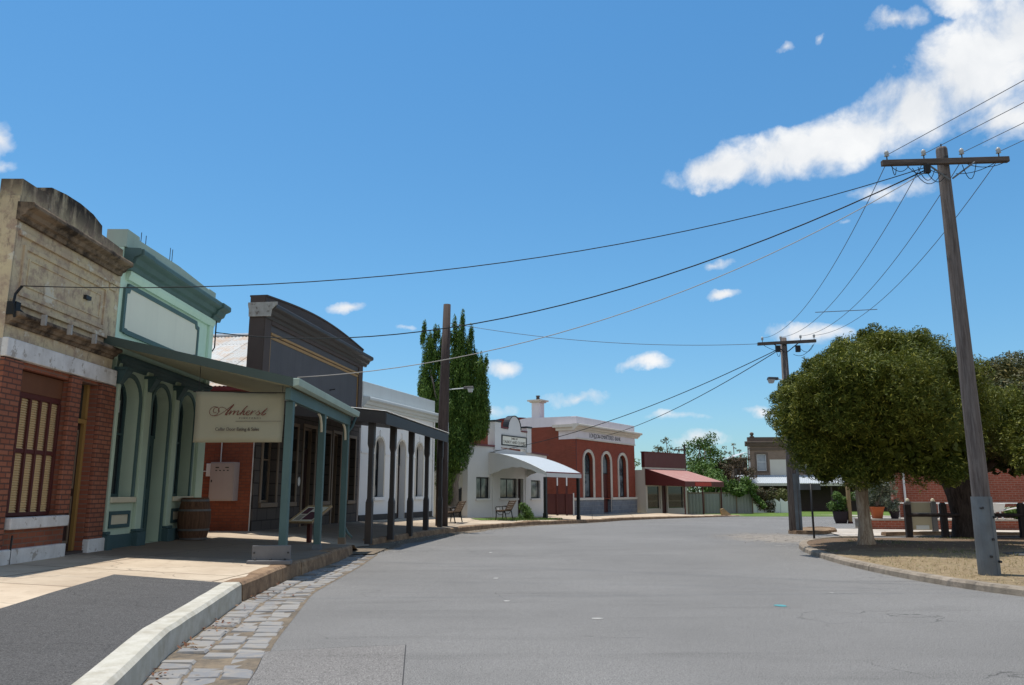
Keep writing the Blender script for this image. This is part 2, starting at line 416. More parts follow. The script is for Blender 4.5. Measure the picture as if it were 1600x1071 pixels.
# ------------------------------------------------------------------ lie of the land
def interp(t, xs, ys): return float(np.interp(t, xs, ys))
KY = [-8, 0, 5.48, 7.35, 8.9, 11.03, 13.6, 17.4, 19.6, 22.3, 25.2, 27.7, 28.7, 32, 36.3, 38.2, 40.5, 44.4, 49, 51.8, 56.7, 60]
KX = [-.6, -1.45, -2.63, -3.11, -3.35, -3.67, -3.80, -3.74, -3.78, -3.85, -3.22, -2.61, -2.22, -1.02, .99, 1.95, 2.75, 4.35, 6.7, 9.4, 15.2, 19.6]
KZ = [.2, .2, .2, .2, .21, .23, .24, .23, .21, .17, .18, .19, .19, .19, .16, .12, .07, -.05, -.09, -.11, -.17, -.2]
WY = [-8, 20.2, 20.3, 21.7, 30.4, 37.9, 40.3, 48.0, 51, 59, 63, 66]
WX = [-7.7, -7.72, -7.6, -7.1, -5.95, -3.8, -2.25, 2.2, 4.15, 9.25, 13.8, 15]
WZ = [.36, .40, .40, .42, .36, .32, .20, .05, .03, .0, -.2, -.22]
def smooth(a, b, x): t = min(1, max(0, (x - a) / (b - a))); return t * t * (3 - 2 * t)
def road_z(x, y): return -.25 * smooth(33, 48, y)
def path_z(x, y):
    kx, wx = interp(y, KY, KX), interp(y, WY, WX)
    t = min(1, max(0, (kx - x) / (kx - wx)))
    return interp(y, KY, KZ) * (1 - t) + interp(y, WY, WZ) * t

def sheet(name, pts, zf, mat, kind='structure', off=.004):
    """flat polygon draped at a height"""
    bm = bmesh.new(); vs = [bm.verts.new((x, y, (zf(x, y) if callable(zf) else zf) + off)) for x, y in pts]
    es = [bm.edges.new((vs[i], vs[(i + 1) % len(vs)])) for i in range(len(vs))]
    bmesh.ops.triangle_fill(bm, use_beauty=True, edges=es)
    for f in bm.faces:
        f.normal_update()
        if f.normal.z < 0: f.normal_flip()
    me = bpy.data.meshes.new(name); bm.to_mesh(me); bm.free(); me.materials.append(mat)
    o = bpy.data.objects.new(name, me); C.objects.link(o); tag(o, kind=kind); return o
def grid_sheet(name, rows, mat, kind='structure'):
    n = len(rows[0]); vs = [p for r in rows for p in r]
    fs = [(i * n + j, i * n + j + 1, (i + 1) * n + j + 1, (i + 1) * n + j) for i in range(len(rows) - 1) for j in range(n - 1)]
    me = bpy.data.meshes.new(name); me.from_pydata(vs, [], fs)
    bm = bmesh.new(); bm.from_mesh(me); bmesh.ops.recalc_face_normals(bm, faces=bm.faces[:])
    if sum(f.normal.z for f in bm.faces) < 0: bmesh.ops.reverse_faces(bm, faces=bm.faces[:])
    bm.to_mesh(me); bm.free(); me.materials.append(mat); me.shade_smooth()
    o = bpy.data.objects.new(name, me); C.objects.link(o); tag(o, kind=kind); return o
def frange(a, b, s): return [a + s * i for i in range(int((b - a) / s) + 1)]

# asphalt of the road
def asphalt(name, base, dust=True, fine=1.0):
    m, t, b = new_mat(name)
    v = t.world()
    sp = t.noise(v, 70 * fine, 4, .75); sp2 = t.noise(v, 120, 2, .6); sp3_ = t.noise(v, 18, 5, .7)
    big = t.noise(v, .22, 5, .6); mid = t.noise(v, 1.4, 6, .65)
    tr = t.noise(t.world((.25, 2.6, 1)), .8, 5, .6, .6)
    c = t.mix(t.ramp(big, [(.35, 0.0), (.65, 1.0)]), sc3(base, .84), sc3(base, 1.12))
    c = t.mix(t.math('MULTIPLY', t.ramp(mid, [(.5, 0.0), (.8, 1.0)]), .5), c, sc3(base, .72))
    c = t.mix(t.math('MULTIPLY', t.ramp(tr, [(.54, 0.0), (.70, 1.0)]), .55), c, sc3(base, .58))
    c = t.mix(t.ramp(sp3_, [(.40, .5), (.55, 0.0)]), c, sc3(base, .70))
    c = t.mix(t.ramp(sp, [(.38, .95), (.52, 0.0)]), c, sc3(base, .32))
    c = t.mix(t.ramp(sp2, [(.55, 0.0), (.68, .8)]), c, sc3(base, 2.0))
    wv = t.n.new('ShaderNodeVectorMath'); wv.operation = 'ADD'
    nz = t.add('ShaderNodeTexNoise', i_Scale=1.3); nz.inputs['Detail'].default_value = 5; t.link(v, nz.inputs['Vector'])
    t.link(v, wv.inputs[0]); t.link(nz.outputs['Color'], wv.inputs[1])
    vo = t.add('ShaderNodeTexVoronoi', feature='DISTANCE_TO_EDGE', i_Scale=.55); t.link(wv.outputs[0], vo.inputs['Vector'])
    cr = t.ramp(vo.outputs['Distance'], [(0.0, 1.0), (.007, 0.0)])
    cr = t.math('MULTIPLY', cr, t.ramp(t.noise(v, .33, 3), [(.54, 0.0), (.60, 1.0)]))
    c = t.mix(t.math('MULTIPLY', cr, .6), c, (.02, .02, .02))
    if dust:
        s = t.add('ShaderNodeSeparateXYZ'); t.link(v, s.inputs[0])
        dx = t.math('SUBTRACT', s.outputs[0], 8.6); dy = t.math('SUBTRACT', s.outputs[1], 26.0)
        d = t.math('SQRT', t.math('ADD', t.math('POWER', dx, 2), t.math('MULTIPLY', t.math('POWER', dy, 2), .35)))
        f = t.math('SUBTRACT', 1, t.math('MULTIPLY', d, .42)); f = t.math('ADD', f, t.math('MULTIPLY', t.math('SUBTRACT', t.noise(v, 2.2, 6, .7), .5), 1.6))
        c = t.mix(t.ramp(f, [(.15, 0.0), (.6, .6)]), c, (.30, .255, .205))
        vs_ = t.add('ShaderNodeTexVoronoi', feature='DISTANCE_TO_EDGE', i_Scale=1.9); t.link(wv.outputs[0], vs_.inputs['Vector'])
        cr2 = t.math('MULTIPLY', t.ramp(vs_.outputs['Distance'], [(0.0, 1.0), (.03, 0.0)]), t.ramp(f, [(0.0, 0.0), (.3, .9)]))
        c = t.mix(cr2, c, (.05, .045, .04))
    h = t.math('ADD', sp, t.math('MULTIPLY', cr, -1))
    finish(t, b, c, .92, h, .55, .012, 0, .15)
    return m
M['road'] = asphalt('road_asphalt', (.208, .200, .190))
M['path_asphalt'] = asphalt('path_asphalt', (.100, .096, .093), False, .8)
M['tar'] = paint('tar_edge', (.055, .052, .05), rough=.8)
M['patch_asphalt'] = asphalt('patch_asphalt', (.215, .202, .190), False)

def slab(name, col, grime, bw=2.6, bh=1.9, rot=.1, joint=.012, verandah_shade=False):
    m, t, b = new_mat(name)
    v = t.world(); mp = t.add('ShaderNodeMapping'); mp.inputs['Rotation'].default_value = (0, 0, rot); t.link(v, mp.inputs[0])
    bt = t.add('ShaderNodeTexBrick'); t.link(mp.outputs[0], bt.inputs['Vector'])
    for k, x in (('Scale', 1), ('Brick Width', bw), ('Row Height', bh), ('Mortar Size', joint), ('Mortar Smooth', .5)): bt.inputs[k].default_value = x
    bt.offset = 0; bt.inputs['Color1'].default_value = (1, 1, 1, 1); bt.inputs['Color2'].default_value = (.86, .86, .86, 1); bt.inputs['Mortar'].default_value = (.22, .2, .18, 1)
    n = t.noise(v, .8, 6, .65); n2 = t.noise(v, 5, 6, .7); f = t.noise(v, 120, 2, .6)
    c = t.mix(t.ramp(n, [(.35, 0.0), (.7, 1.0)]), col, grime)
    c = t.mix(t.math('MULTIPLY', t.ramp(n2, [(.5, 0.0), (.75, 1.0)]), .6), c, sc3(grime, .8))
    c = t.mix(t.math('MULTIPLY', f, .25), c, sc3(col, .7))
    c = t.mix(1.0, c, bt.outputs['Color'], 'MULTIPLY')
    nz = t.add('ShaderNodeTexNoise', i_Scale=.9); nz.inputs['Detail'].default_value = 6; t.link(v, nz.inputs['Vector'])
    wv = t.n.new('ShaderNodeVectorMath'); wv.operation = 'ADD'; t.link(v, wv.inputs[0]); t.link(nz.outputs['Color'], wv.inputs[1])
    vo = t.add('ShaderNodeTexVoronoi', feature='DISTANCE_TO_EDGE', i_Scale=.42); t.link(wv.outputs[0], vo.inputs['Vector'])
    cr = t.ramp(vo.outputs['Distance'], [(0.0, .7), (.006, 0.0)])
    c = t.mix(cr, c, (.12, .1, .08))
    if verandah_shade:      # shade under the verandahs painted into the concrete colour
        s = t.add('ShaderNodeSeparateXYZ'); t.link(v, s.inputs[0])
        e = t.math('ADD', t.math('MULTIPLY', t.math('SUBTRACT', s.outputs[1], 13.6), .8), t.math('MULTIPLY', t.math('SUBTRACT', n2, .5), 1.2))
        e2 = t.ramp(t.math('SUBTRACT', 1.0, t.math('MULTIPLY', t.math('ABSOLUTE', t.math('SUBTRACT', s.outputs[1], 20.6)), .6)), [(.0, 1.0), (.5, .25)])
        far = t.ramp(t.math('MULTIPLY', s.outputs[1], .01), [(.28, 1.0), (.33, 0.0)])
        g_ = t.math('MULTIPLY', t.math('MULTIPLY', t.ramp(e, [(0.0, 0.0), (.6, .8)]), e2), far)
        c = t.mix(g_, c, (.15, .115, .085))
    finish(t, b, c, .85, t.math('ADD', bt.outputs['Fac'], t.math('MULTIPLY', n2, -1)), .3, .01, 0, .2)
    return m
M['footpath'] = slab('footpath_concrete', (.60, .49, .365), (.43, .33, .235), joint=.02, verandah_shade=True)
M['footpath_right'] = slab('pale_concrete', (.56, .50, .43), (.42, .36, .30), 1.9, 1.9, .2)
def mottled(name, cols, scales, rough=.95, bstr=.6, bd=.02, fine=40):
    m, t, b = new_mat(name); v = t.world()
    c = cols[0]
    for k, (col, s_) in enumerate(zip(cols[1:], scales)):
        c = t.mix(t.ramp(t.noise(v, s_, 7, .7), [(.42, 0.0), (.62, .9)]), c, col)
    f = t.noise(v, fine, 4, .7)
    c = t.mix(t.math('MULTIPLY', f, .5), c, sc3(cols[0], .5))
    finish(t, b, c, rough, f, bstr, bd, 0, .1); return m
M['kerb_concrete'] = mottled('kerb_concrete', [(.50, .47, .39), (.40, .36, .29), (.60, .57, .50)], (1.6, 5), fine=70, bstr=.25, bd=.006)
M['kerb_stone'] = mottled('kerb_stone', [(.30, .20, .125), (.42, .29, .18), (.17, .11, .075)], (1.2, 4.5), fine=40)
M['kerb_grey'] = mottled('kerb_grey', [(.33, .28, .22), (.42, .35, .28), (.18, .15, .12)], (1.0, 3.5), fine=40)
M['sand'] = mottled('gutter_sand', [(.26, .205, .145), (.19, .155, .12), (.10, .09, .08)], (1.3, 5), fine=60)
M['dirt'] = mottled('bare_dirt', [(.27, .185, .115), (.36, .26, .16), (.16, .115, .08)], (.8, 3), fine=25)
M['dry_grass'] = mottled('dry_grass_ground', [(.43, .335, .185), (.52, .42, .25), (.30, .22, .13)], (.9, 4), fine=30, bstr=.9, bd=.03)
M['lawn'] = mottled('green_lawn', [(.12, .19, .045), (.19, .25, .07), (.08, .13, .03)], (.5, 3), fine=25, bstr=.8, bd=.03)
M['field'] = mottled('dry_field', [(.30, .25, .14), (.20, .21, .09), (.36, .30, .18)], (.02, .15), fine=3)
def cobble_mat():
    m, t, b = new_mat('bluestone_cobble'); g = t.n.new('ShaderNodeNewGeometry')
    n = t.noise(g.outputs['Position'], 9, 6, .7)
    c = t.mix(g.outputs['Random Per Island'], (.19, .19, .195), (.27, .255, .235))
    c = t.mix(t.ramp(n, [(.45, 0.0), (.7, .7)]), c, (.31, .265, .21))
    finish(t, b, c, .85, n, .5, .01, 0, .25); return m
M['cobble'] = cobble_mat()

# the ground: one sheet out to the horizon
grid_sheet('ground', [[(x, y, -.36) for x in (-900, -200, -60, 0, 60, 200, 900)] for y in (-300, -40, 0, 40, 100, 300, 1500)], M['field'])
# the road
GY = [-8, 6.36, 8.1, 11.85, 16.02, 19.2, 20.5, 22.3]
GX = [-.3, -2.03, -2.37, -2.94, -3.04, -3.22, -3.5, -3.86]
def road_left(y): return interp(y, GY, GX) if y < 22.3 else interp(y, KY, KX) - .1
ROADX = [0, .6, 1.3, 2.5, 4, 6, 9, 13, 18, 25, 35, 50, 70]
rows = []
for y in frange(-30, 58, 1.0):
    xl = road_left(max(y, -8)); rows.append([(xl + (70 - xl) * (k / 70.0), y, road_z(k, y)) for k in ROADX])
grid_sheet('road', rows, M['road'])
sheet('road_patch', [(-2.12, 6.9), (-2.28, 7.62), (-1.6, 7.84), (-1.03, 7.95), (-.80, 6.0), (-.72, 4.0), (-1.6, 4.0)], 0, M['patch_asphalt'])
sheet('road_patch', [(-2.13, 6.9), (-2.29, 7.64), (-1.6, 7.862), (-1.022, 7.972), (-.79, 6.0), (-.708, 4.0), (-1.61, 4.0)], 0, M['tar'], off=.002)
def disc(cx, cy, rx, ry, n=14, j=.25): return [(cx + rx * math.cos(2 * PI * k / n) * random.uniform(1 - j, 1), cy + ry * math.sin(2 * PI * k / n) * random.uniform(1 - j, 1)) for k in range(n)]
M['mark_white'] = mottled('worn_white_mark', [(.5, .48, .45), (.28, .27, .26)], (8,), fine=50)
M['mark_cyan'] = mottled('cyan_spray_mark', [(.08, .34, .37), (.16, .26, .27)], (14,), fine=50)
for (x, y, a, b_) in ((-.28, 13.9, .11, .16), (-.07, 11.05, .10, .14), (1.0, 9.56, .17, .10), (-.52, 19.7, .1, .2), (4.67, 11.9, .07, .1), (7.4, 22.2, .4, .12)):
    sheet('road_marking', disc(x, y, a * .5, b_ * .5), 0, M['mark_white'], off=.005)
mb = MB(); n = 20
for k in range(n):
    pass
ring_o = disc(3.49, 10.61, .085, .11, 20, .25)
sheet('road_marking', ring_o, 0, M['mark_cyan'], off=.005)
# footpath on the left: a sheet from the kerb to the shop fronts
rows = []
for y in frange(-7, 58, .5):
    kx, wx = interp(y, KY, KX) - .05, interp(y, WY, WX)
    r_ = []
    for t in (0, .25, .5, .75, 1.0, 1.08, 1.5):
        x = kx + (wx - kx) * t
        z = path_z(x, y)
        dip = 1 - abs(y - 20.95) / 1.5
        if dip > 0: z -= min(1, dip * 1.9) * .21 * max(0, 1 - t * 2.2)
        r_.append((x, y, z))
    rows.append(r_)
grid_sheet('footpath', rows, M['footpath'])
pts = [(interp(y, KY, KX) - .16, y) for y in (-6, 0, 5.48, 6.5, 7.35, 8.2, 8.9, 10, 11.05)] + [(-4.6, 11.3), (-5.72, 11.55), (-5.5, 10), (-5.2, 8.3), (-4.9, 5.5), (-4.5, 0), (-4.2, -6)]
rows = []
for y in frange(-6, 11.0, .5):
    a, b_ = interp(y, KY, KX) - .12, interp(y, [-6, 5.5, 8.3, 11.5], [-4.2, -4.9, -5.2, -5.7])
    rows.append([(a + (b_ - a) * t, y + .45 * t * smooth(9.5, 11.0, y), path_z(a + (b_ - a) * t, y) + .006) for t in (0, .33, .66, 1)])
grid_sheet('asphalt_footpath', rows, M['path_asphalt'])

def kerb_run(name, pts, width, zb, mat, block=None, jit=.0, side=-1, ch=.035):
    """kerb of stone or concrete blocks along pts = (x, y, ztop); side -1 puts the body to the left of the run"""
    P = [Vector(p) for p in pts]; mb = MB()
    # resample
    L = [0]
    for i in range(1, len(P)): L.append(L[-1] + (P[i] - P[i - 1]).length)
    step = block or .5; n = max(1, round(L[-1] / step)); S = []
    def at(s):
        for i in range(1, len(P)):
            if s <= L[i] or i == len(P) - 1:
                t = (s - L[i - 1]) / (L[i] - L[i - 1]); return P[i - 1].lerp(P[i], t)
    def ring(s, dz, dn):
        p = at(min(max(s, 0), L[-1])); q = at(min(s + .15, L[-1])); q0 = at(max(s - .15, 0)); d = (q - q0); d.z = 0; d.normalize()
        nrm = Vector((d.y, -d.x, 0)) * (-side)     # towards the road
        out = nrm; w = width
        base = zb(p.x, p.y) if callable(zb) else zb
        o = p + out * dn; i_ = p - out * w
        return [(o.x + out.x * .02, o.y + out.y * .02, base), (o.x, o.y, p.z + dz - ch), (o.x - out.x * ch, o.y - out.y * ch, p.z + dz), (i_.x, i_.y, p.z + dz), (i_.x, i_.y, base)]
    if block:
        for k in range(n):
            dz, dn = random.uniform(-jit, jit), random.uniform(-jit, jit)
            sub = 3; rs = []
            s0, s1 = L[-1] * k / n + .006, L[-1] * (k + 1) / n - .006
            for j in range(sub + 1): rs += ring(s0 + (s1 - s0) * j / sub, dz + random.uniform(-.004, .004), dn)
            fs = [(j * 5 + i, j * 5 + (i + 1) % 5, (j + 1) * 5 + (i + 1) % 5, (j + 1) * 5 + i) for j in range(sub) for i in range(5)] + [(0, 1, 2, 3, 4), tuple(sub * 5 + i for i in (4, 3, 2, 1, 0))]
            mb.add(rs, fs)
    else:
        rs = []; n = max(2, int(L[-1] / .35))
        for j in range(n + 1): rs += ring(L[-1] * j / n, random.uniform(-jit, jit), random.uniform(-jit, jit))
        fs = [(j * 5 + i, j * 5 + (i + 1) % 5, (j + 1) * 5 + (i + 1) % 5, (j + 1) * 5 + i) for j in range(n) for i in range(5)] + [(0, 1, 2, 3, 4), tuple(n * 5 + i for i in (4, 3, 2, 1, 0))]
        mb.add(rs, fs)
    o = mb.build(name, mat); tag(o, kind='structure'); return o
def kpts(y0, y1, s=.8, dz=.012): return [(interp(y, KY, KX), y, interp(y, KY, KZ) + dz) for y in frange(y0, y1, s)]
kerb_run('kerb', kpts(-6, 11.0, .5, .03), .23, -.08, M['kerb_concrete'], None, .003)
kerb_run('kerb', kpts(11.08, 19.7), .28, -.08, M['kerb_stone'], 1.15, .012)
kerb_run('kerb', kpts(22.2, 58, .6), .28, lambda x, y: road_z(x, y) - .08, M['kerb_stone'], 1.3, .01)
# cobbled gutter
rows = []
for y in frange(-6, 22, .5):
    a, b_ = interp(y, KY, KX) - .05, interp(y, GY, GX)
    rows.append([(a, y, .0), (a * .5 + b_ * .5, y, -.02), (b_ + .04, y, .003)])
grid_sheet('gutter', rows, M['sand'])
mb = MB(); y = 3.5
while y < 19.0:
    a, b_ = interp(y, KY, KX) + .03, interp(y, GY, GX)
    n = max(2, round((b_ - a) / .27)); ln = random.uniform(.15, .24)
    for k in range(n):
        off = random.uniform(-.03, .03) + (k % 2) * .09
        l2 = ln * random.uniform(.90, 1.05); x0 = a + (b_ - a) * k / n + .004; x1 = a + (b_ - a) * (k + 1) / n - .004
        sk = (interp(y + .3, KY, KX) - interp(y, KY, KX)) / .3 * l2
        h = .012 + random.uniform(-.010, .012) - .022 * math.sin(PI * (k + .5) / n); r4 = [random.uniform(-.02, .02) for _ in range(8)]
        if random.random() < .04: continue
        x0 += r4[4]; x1 += r4[5]; yy = y + off
        q = [(x0, yy), (x1, yy + r4[6]), (x1 + sk, yy + l2), (x0 + sk, yy + l2 + r4[7])]
        c = .018
        cx, cy = sum(p[0] for p in q) / 4, sum(p[1] for p in q) / 4
        inn = [(p[0] + (cx - p[0]) * .14, p[1] + (cy - p[1]) * .1) for p in q]
        mb.add([(p[0], p[1], -.08) for p in q] + [(p[0], p[1], h - c + r4[i] * .3) for i, p in enumerate(q)] + [(p[0], p[1], h + r4[i] * .4) for i, p in enumerate(inn)],
               [(0, 1, 5, 4), (1, 2, 6, 5), (2, 3, 7, 6), (3, 0, 4, 7), (4, 5, 9, 8), (5, 6, 10, 9), (6, 7, 11, 10), (7, 4, 8, 11), (8, 9, 10, 11)])
    y += ln + .008
tag(mb.build('cobble_gutter', M['cobble']), kind='structure')
sheet('gutter', [(-3.25, 18.9), (-3.2, 22.9), (-3.6, 23.2), (-4.6, 22.9), (-4.6, 19.2), (-3.9, 18.9)], .028, M['sand'], off=0)
# sandy drift along the kerb further on
rows = []
for y in frange(18.6, 46, .7):
    a = interp(y, KY, KX) - .04; w = interp(y, [18.6, 21, 24, 28, 34, 46], [.1, .8, .75, .6, .35, .15]) * random.uniform(.75, 1.2)
    rows.append([(a, y, road_z(a, y) + .02), (a + w * .5, y, road_z(a, y) + .012), (a + w, y - w * .3, road_z(a, y) + .004)])
grid_sheet('gutter_sand', rows, M['sand'])

# the verge on the right
RK = [(16, 2.5), (12.5, 5.2), (9.2, 8.4), (7.9, 10.2), (7.24, 11.5), (6.92, 12.4), (6.72, 13.8), (6.7, 15.3), (6.78, 16.9), (6.98, 18.6), (7.3, 20.3), (7.75, 21.8), (8.2, 22.8), (8.9, 23.8), (9.6, 24.6), (11.1, 25.3), (14, 25.6), (20, 24.8), (40, 20)]
def verge_z(x, y):      # rises a little away from the kerb
    d = max(0, x - interp(y, [q[1] for q in RK[:15]], [q[0] for q in RK[:15]])) if y < 24.6 else 0
    return .10 + .07 * smooth(0, 2.0, d) * (1 - smooth(21.5, 25, y))
rows = []
EDGE_B = lambda x: interp(x, [8.9, 9.6, 11.1, 14, 20, 40], [23.8, 24.6, 25.3, 25.6, 24.8, 20])
for y in frange(2.6, 24.4, .4) :
    xl = interp(y, [q[1] for q in RK[:15]], [q[0] for q in RK[:15]]) + .1
    rows.append([(xl + (36 - xl) * t, y, verge_z(xl + (36 - xl) * t, y)) for t in (0, .015, .035, .06, .1, .16, .25, .45, 1)])
def verge_mat():
    m, t, b = new_mat('verge_ground'); v = t.world(); s = t.add('ShaderNodeSeparateXYZ'); t.link(v, s.inputs[0])
    n = t.noise(v, 1.2, 7, .7); n2 = t.noise(v, 5, 6, .7); f = t.noise(v, 35, 4, .7)
    dry = t.mix(t.ramp(n2, [(.4, 0.0), (.65, 1.0)]), (.36, .275, .165), (.26, .19, .115))
    dry = t.mix(t.ramp(n, [(.55, 0.0), (.7, .8)]), dry, (.38, .30, .21))
    dirt = t.mix(t.ramp(n2, [(.4, 0.0), (.65, 1.0)]), (.20, .135, .09), (.13, .09, .065))
    dirt = t.mix(t.ramp(n, [(.56, 0.0), (.7, .7)]), dirt, (.13, .15, .06))
    yy = t.math('ADD', t.math('MULTIPLY', t.math('SUBTRACT', s.outputs[1], 17.0), .5), t.math('MULTIPLY', t.math('SUBTRACT', n, .5), 2.5))
    c = t.mix(t.math('ADD', yy, 0.0, True), dry, dirt)
    c = t.mix(t.math('MULTIPLY', f, .5), c, sc3((.3, .22, .14), .45))
    finish(t, b, c, .95, f, .9, .03, 0, .1); return m
M['verge'] = verge_mat()
grid_sheet('verge', rows, M['verge'])
kerb_run('kerb', [(x, y, .115) for x, y in RK[:16]], .2, -.08, M['kerb_grey'], 2.4, .006, side=1)
sheet('verge_path', [(10.3, 16.55), (11, 16.3), (30, 14.2), (30, 15.4), (11.4, 17.6), (10.5, 17.3)], verge_z, M['path_asphalt'], off=.012)
# back verge under the dark tree and the paved forecourt behind the rail fence
sheet('verge', [(9.4, 24.3), (9.9, 24.65), (11.1, 25.15), (14, 25.4), (20, 24.6), (36, 20.2), (36, 24.2)], .10, M['dirt'], off=0) if False else None
sheet('forecourt', [(10.9, 26.6), (14, 26.9), (20, 26.0), (40, 21.2), (40, 27.5), (25, 29.6), (14.0, 31.6), (12.2, 32.2)], .0, M['footpath_right'], off=.03)
kerb_run('kerb', [(12.4, 27.0, .14), (14, 27.4, .14), (20, 26.6, .14), (36, 23.0, .14)], .25, -.05, M['kerb_stone'], 1.5, .01, side=1)
isl = [(9.84, 28.6), (10.0, 28.2), (10.5, 28.0), (11.0, 28.15), (11.9, 29.4), (12.4, 30.8), (12.2, 31.6), (11.2, 31.0), (10.2, 29.5)]
kerb_run('kerb', [(x, y, .13) for x, y in isl[::-1] + isl[-1:]], .16, -.05, M['kerb_stone'], 1.0, .008, side=1)
sheet('traffic_island', isl, .115, M['dirt'], off=0)
sheet('lawn', [(15.6, 57.2), (18, 56.9), (26, 56.9), (45, 53), (45, 75), (15, 75), (14.2, 64.6), (14.6, 60)], -.24, M['lawn'], off=.0)
sheet('footpath', [(22.5, 60.5), (24, 60.2), (26, 56.85), (29.5, 56.2), (30.5, 56.0), (28, 57.8), (25.5, 61)], -.235, M['footpath_right'], off=0)
sheet('lawn', [(-1.35, 35.2), (.3, 37.2), (1.6, 39.0), (2.6, 41.0), (1.4, 42.6), (.3, 42.2), (-1.2, 39.2), (-1.9, 36.6)], path_z, M['lawn'], off=.02)
# ------------------------------------------------------------------ buildings along the left side
def body(root, x0, x1, y0, y1, z1, mat, name='wall', zb=-.42):
    return MB().box(x0, x1, y0, y1, zb, z1).build(name, mat, root)
CORN = lambda zb, zt, out: [(.0, zb), (-out * .22, zb), (-out * .30, zb + (zt - zb) * .22), (-out * .5, zb + (zt - zb) * .30), (-out * .62, zb + (zt - zb) * .55), (-out * .92, zb + (zt - zb) * .66), (-out, zb + (zt - zb) * .72), (-out, zt - .03), (-out * .95, zt), (.0, zt + .015)]
def rframe(mb, x0, x1, z0, z1, w, y0, y1):
    return mb.strip([(x0, z0), (x0, z1), (x1, z1), (x1, z0), (x0, z0)][::1], [(x0 - w, z0 - w), (x0 - w, z1 + w), (x1 + w, z1 + w), (x1 + w, z0 - w), (x0 - w, z0 - w)], y0, y1)

# --- 1 the shuttered shop with the sooty parapet
b1 = facade('shuttered_shop', (-7.663, 11.54), -.6, 'old brick shop with stained cream parapet and louvred cream shutters', 'shop')
MB().wall([(0, -.3), (3.5, -.3), (3.5, 3.46), (0, 3.46)], [[(.42, 1.06), (1.9, 1.06), (1.9, 3.36), (.42, 3.36)], [(2.2, .40), (2.86, .40), (2.86, 3.40), (2.2, 3.40)]], 0, .34).build('brick_front', M['brick_old'], b1)
mb = MB(); mb.box(-.02, .46, -.07, -.002, .62, 3.44).box(1.86, 2.19, -.07, -.002, 1.1, 3.44).box(2.88, 3.42, -.07, -.002, .62, 3.44)
mb.build('brick_pier', M['brick_pier'], b1, bevel=.008)
MB().box(-.05, 2.14, -.11, .02, .2, .60).build('plinth', M['white_peel'], b1, bevel=.02)
MB().box(2.87, 3.49, -.11, .02, .2, .62).build('plinth', M['white_peel'], b1, bevel=.02)
MB().box(.5, 2.12, -.13, .05, .89, 1.07).build('window_sill', M['white_peel'], b1, bevel=.02)
MB().box(-.02, 3.36, -.09, .2, 3.46, 3.75).build('lintel_beam', M['white_peel'], b1, bevel=.015)
par = [(0, 3.752), (3.3, 3.752), (3.3, 6.16), (2.46, 6.20), (2.44, 6.36), (2.1, 6.46), (1.66, 6.50), (1.2, 6.49), (.76, 6.44), (.73, 6.28), (0, 6.28)]
MB().wall(par, [], .0, .34).build('parapet', M['plaster'], b1)
MB().prism_x(CORN(3.96, 4.15, .20), .0, 3.26).build('string_course', M['cornice_old'], b1)
MB().prism_x(CORN(5.60, 5.87, .27), -.06, 3.22).build('cornice', M['cornice_old'], b1)
mb = MB(); rframe(mb, .28, 2.76, 4.52, 5.20, .07, -.03, .01); rframe(mb, .42, 2.62, 4.66, 5.06, .035, -.016, .01)
mb.box(.05, 3.24, -.045, .01, 5.38, 5.46).box(.05, 3.24, -.06, .01, 4.30, 4.37); mb.box(2.9, 3.16, -.03, .01, 5.26, 5.37)
mb.build('parapet_panel', M['plaster'], b1, bevel=.008)
for x in (.55, 1.3, 2.1): MB().box(x, x + .05, -.27, -.2, 4.05, 4.22).build('iron_strap', M['umber_pale'], b1)
MB().box(2.05, 2.22, -.06, .0, 4.86, 4.93).build('broken_bracket', M['metal_dark'], b1)
body(b1, .012, 3.488, .34, 12, 5.6, M['brick_side'])
MB().box(-.02, .012, .0, .42, -.3, 6.0).build('corner_render', M['plaster'], b1)
MB().box(-.012, .012, .42, 12, 5.6, 6.05).build('side_parapet', M['brick_side'], b1)
# shutters: ten louvred leaves in a dark red frame
mb = MB(); mb.box(.44, 1.88, .09, .19, 3.02, 3.34); mb.build('head_board', M['brown_board'], b1)
fr = MB(); fr.box(.44, 1.88, .10, .17, 1.08, 1.14).box(.44, 1.88, .10, .17, 2.06, 2.13).box(.44, 1.88, .10, .17, 2.93, 3.02)
for k in range(6): x = .44 + (1.44 - .05) * k / 5; fr.box(x, x + .05, .085, .165, 1.14, 2.93)
fr.build('shutter_frame', M['red_brown'], b1, bevel=.004)
first = None
for k in range(5):
    for z0, z1 in ((1.14, 2.06), (2.13, 2.93)):
        x0 = .44 + 1.39 * k / 5 + .05; x1 = .44 + 1.39 * (k + 1) / 5
        m_ = MB(); n = int((z1 - z0) / .038)
        for j in range(n):
            z = z0 + (z1 - z0) * j / n; m_.add([(x0, .118, z), (x1, .118, z), (x1, .140, z + .031), (x0, .140, z + .031), (x0, .126, z), (x1, .126, z), (x1, .147, z + .031), (x0, .147, z + .031)],
                [(0, 1, 2, 3), (7, 6, 5, 4), (0, 4, 5, 1), (2, 6, 7, 3), (0, 3, 7, 4), (1, 5, 6, 2)])
        m_.box(x0, x1, .148, .16, z0, z1)
        m_.build('shutter', M['shutter_cream'], b1)
mb = MB(); mb.strip([(2.28, .42), (2.28, 2.68), (2.78, 2.68), (2.78, .42)], [(2.2, .42), (2.2, 2.76), (2.86, 2.76), (2.86, .42)], .14, .26); mb.box(2.78, 2.86, .14, .26, 2.77, 3.4).box(2.2, 2.24, .14, .26, 2.77, 3.4)
mb.build('door_frame', M['gold'], b1)
door(b1, 2.28, 2.78, .44, 2.68, .20, M['door_dark'], M['brass'], 2, pm=M['tan_frame'])
MB().box(2.24, 2.78, .21, .24, 2.77, 3.38).build('transom_pane', M['glass'], b1)
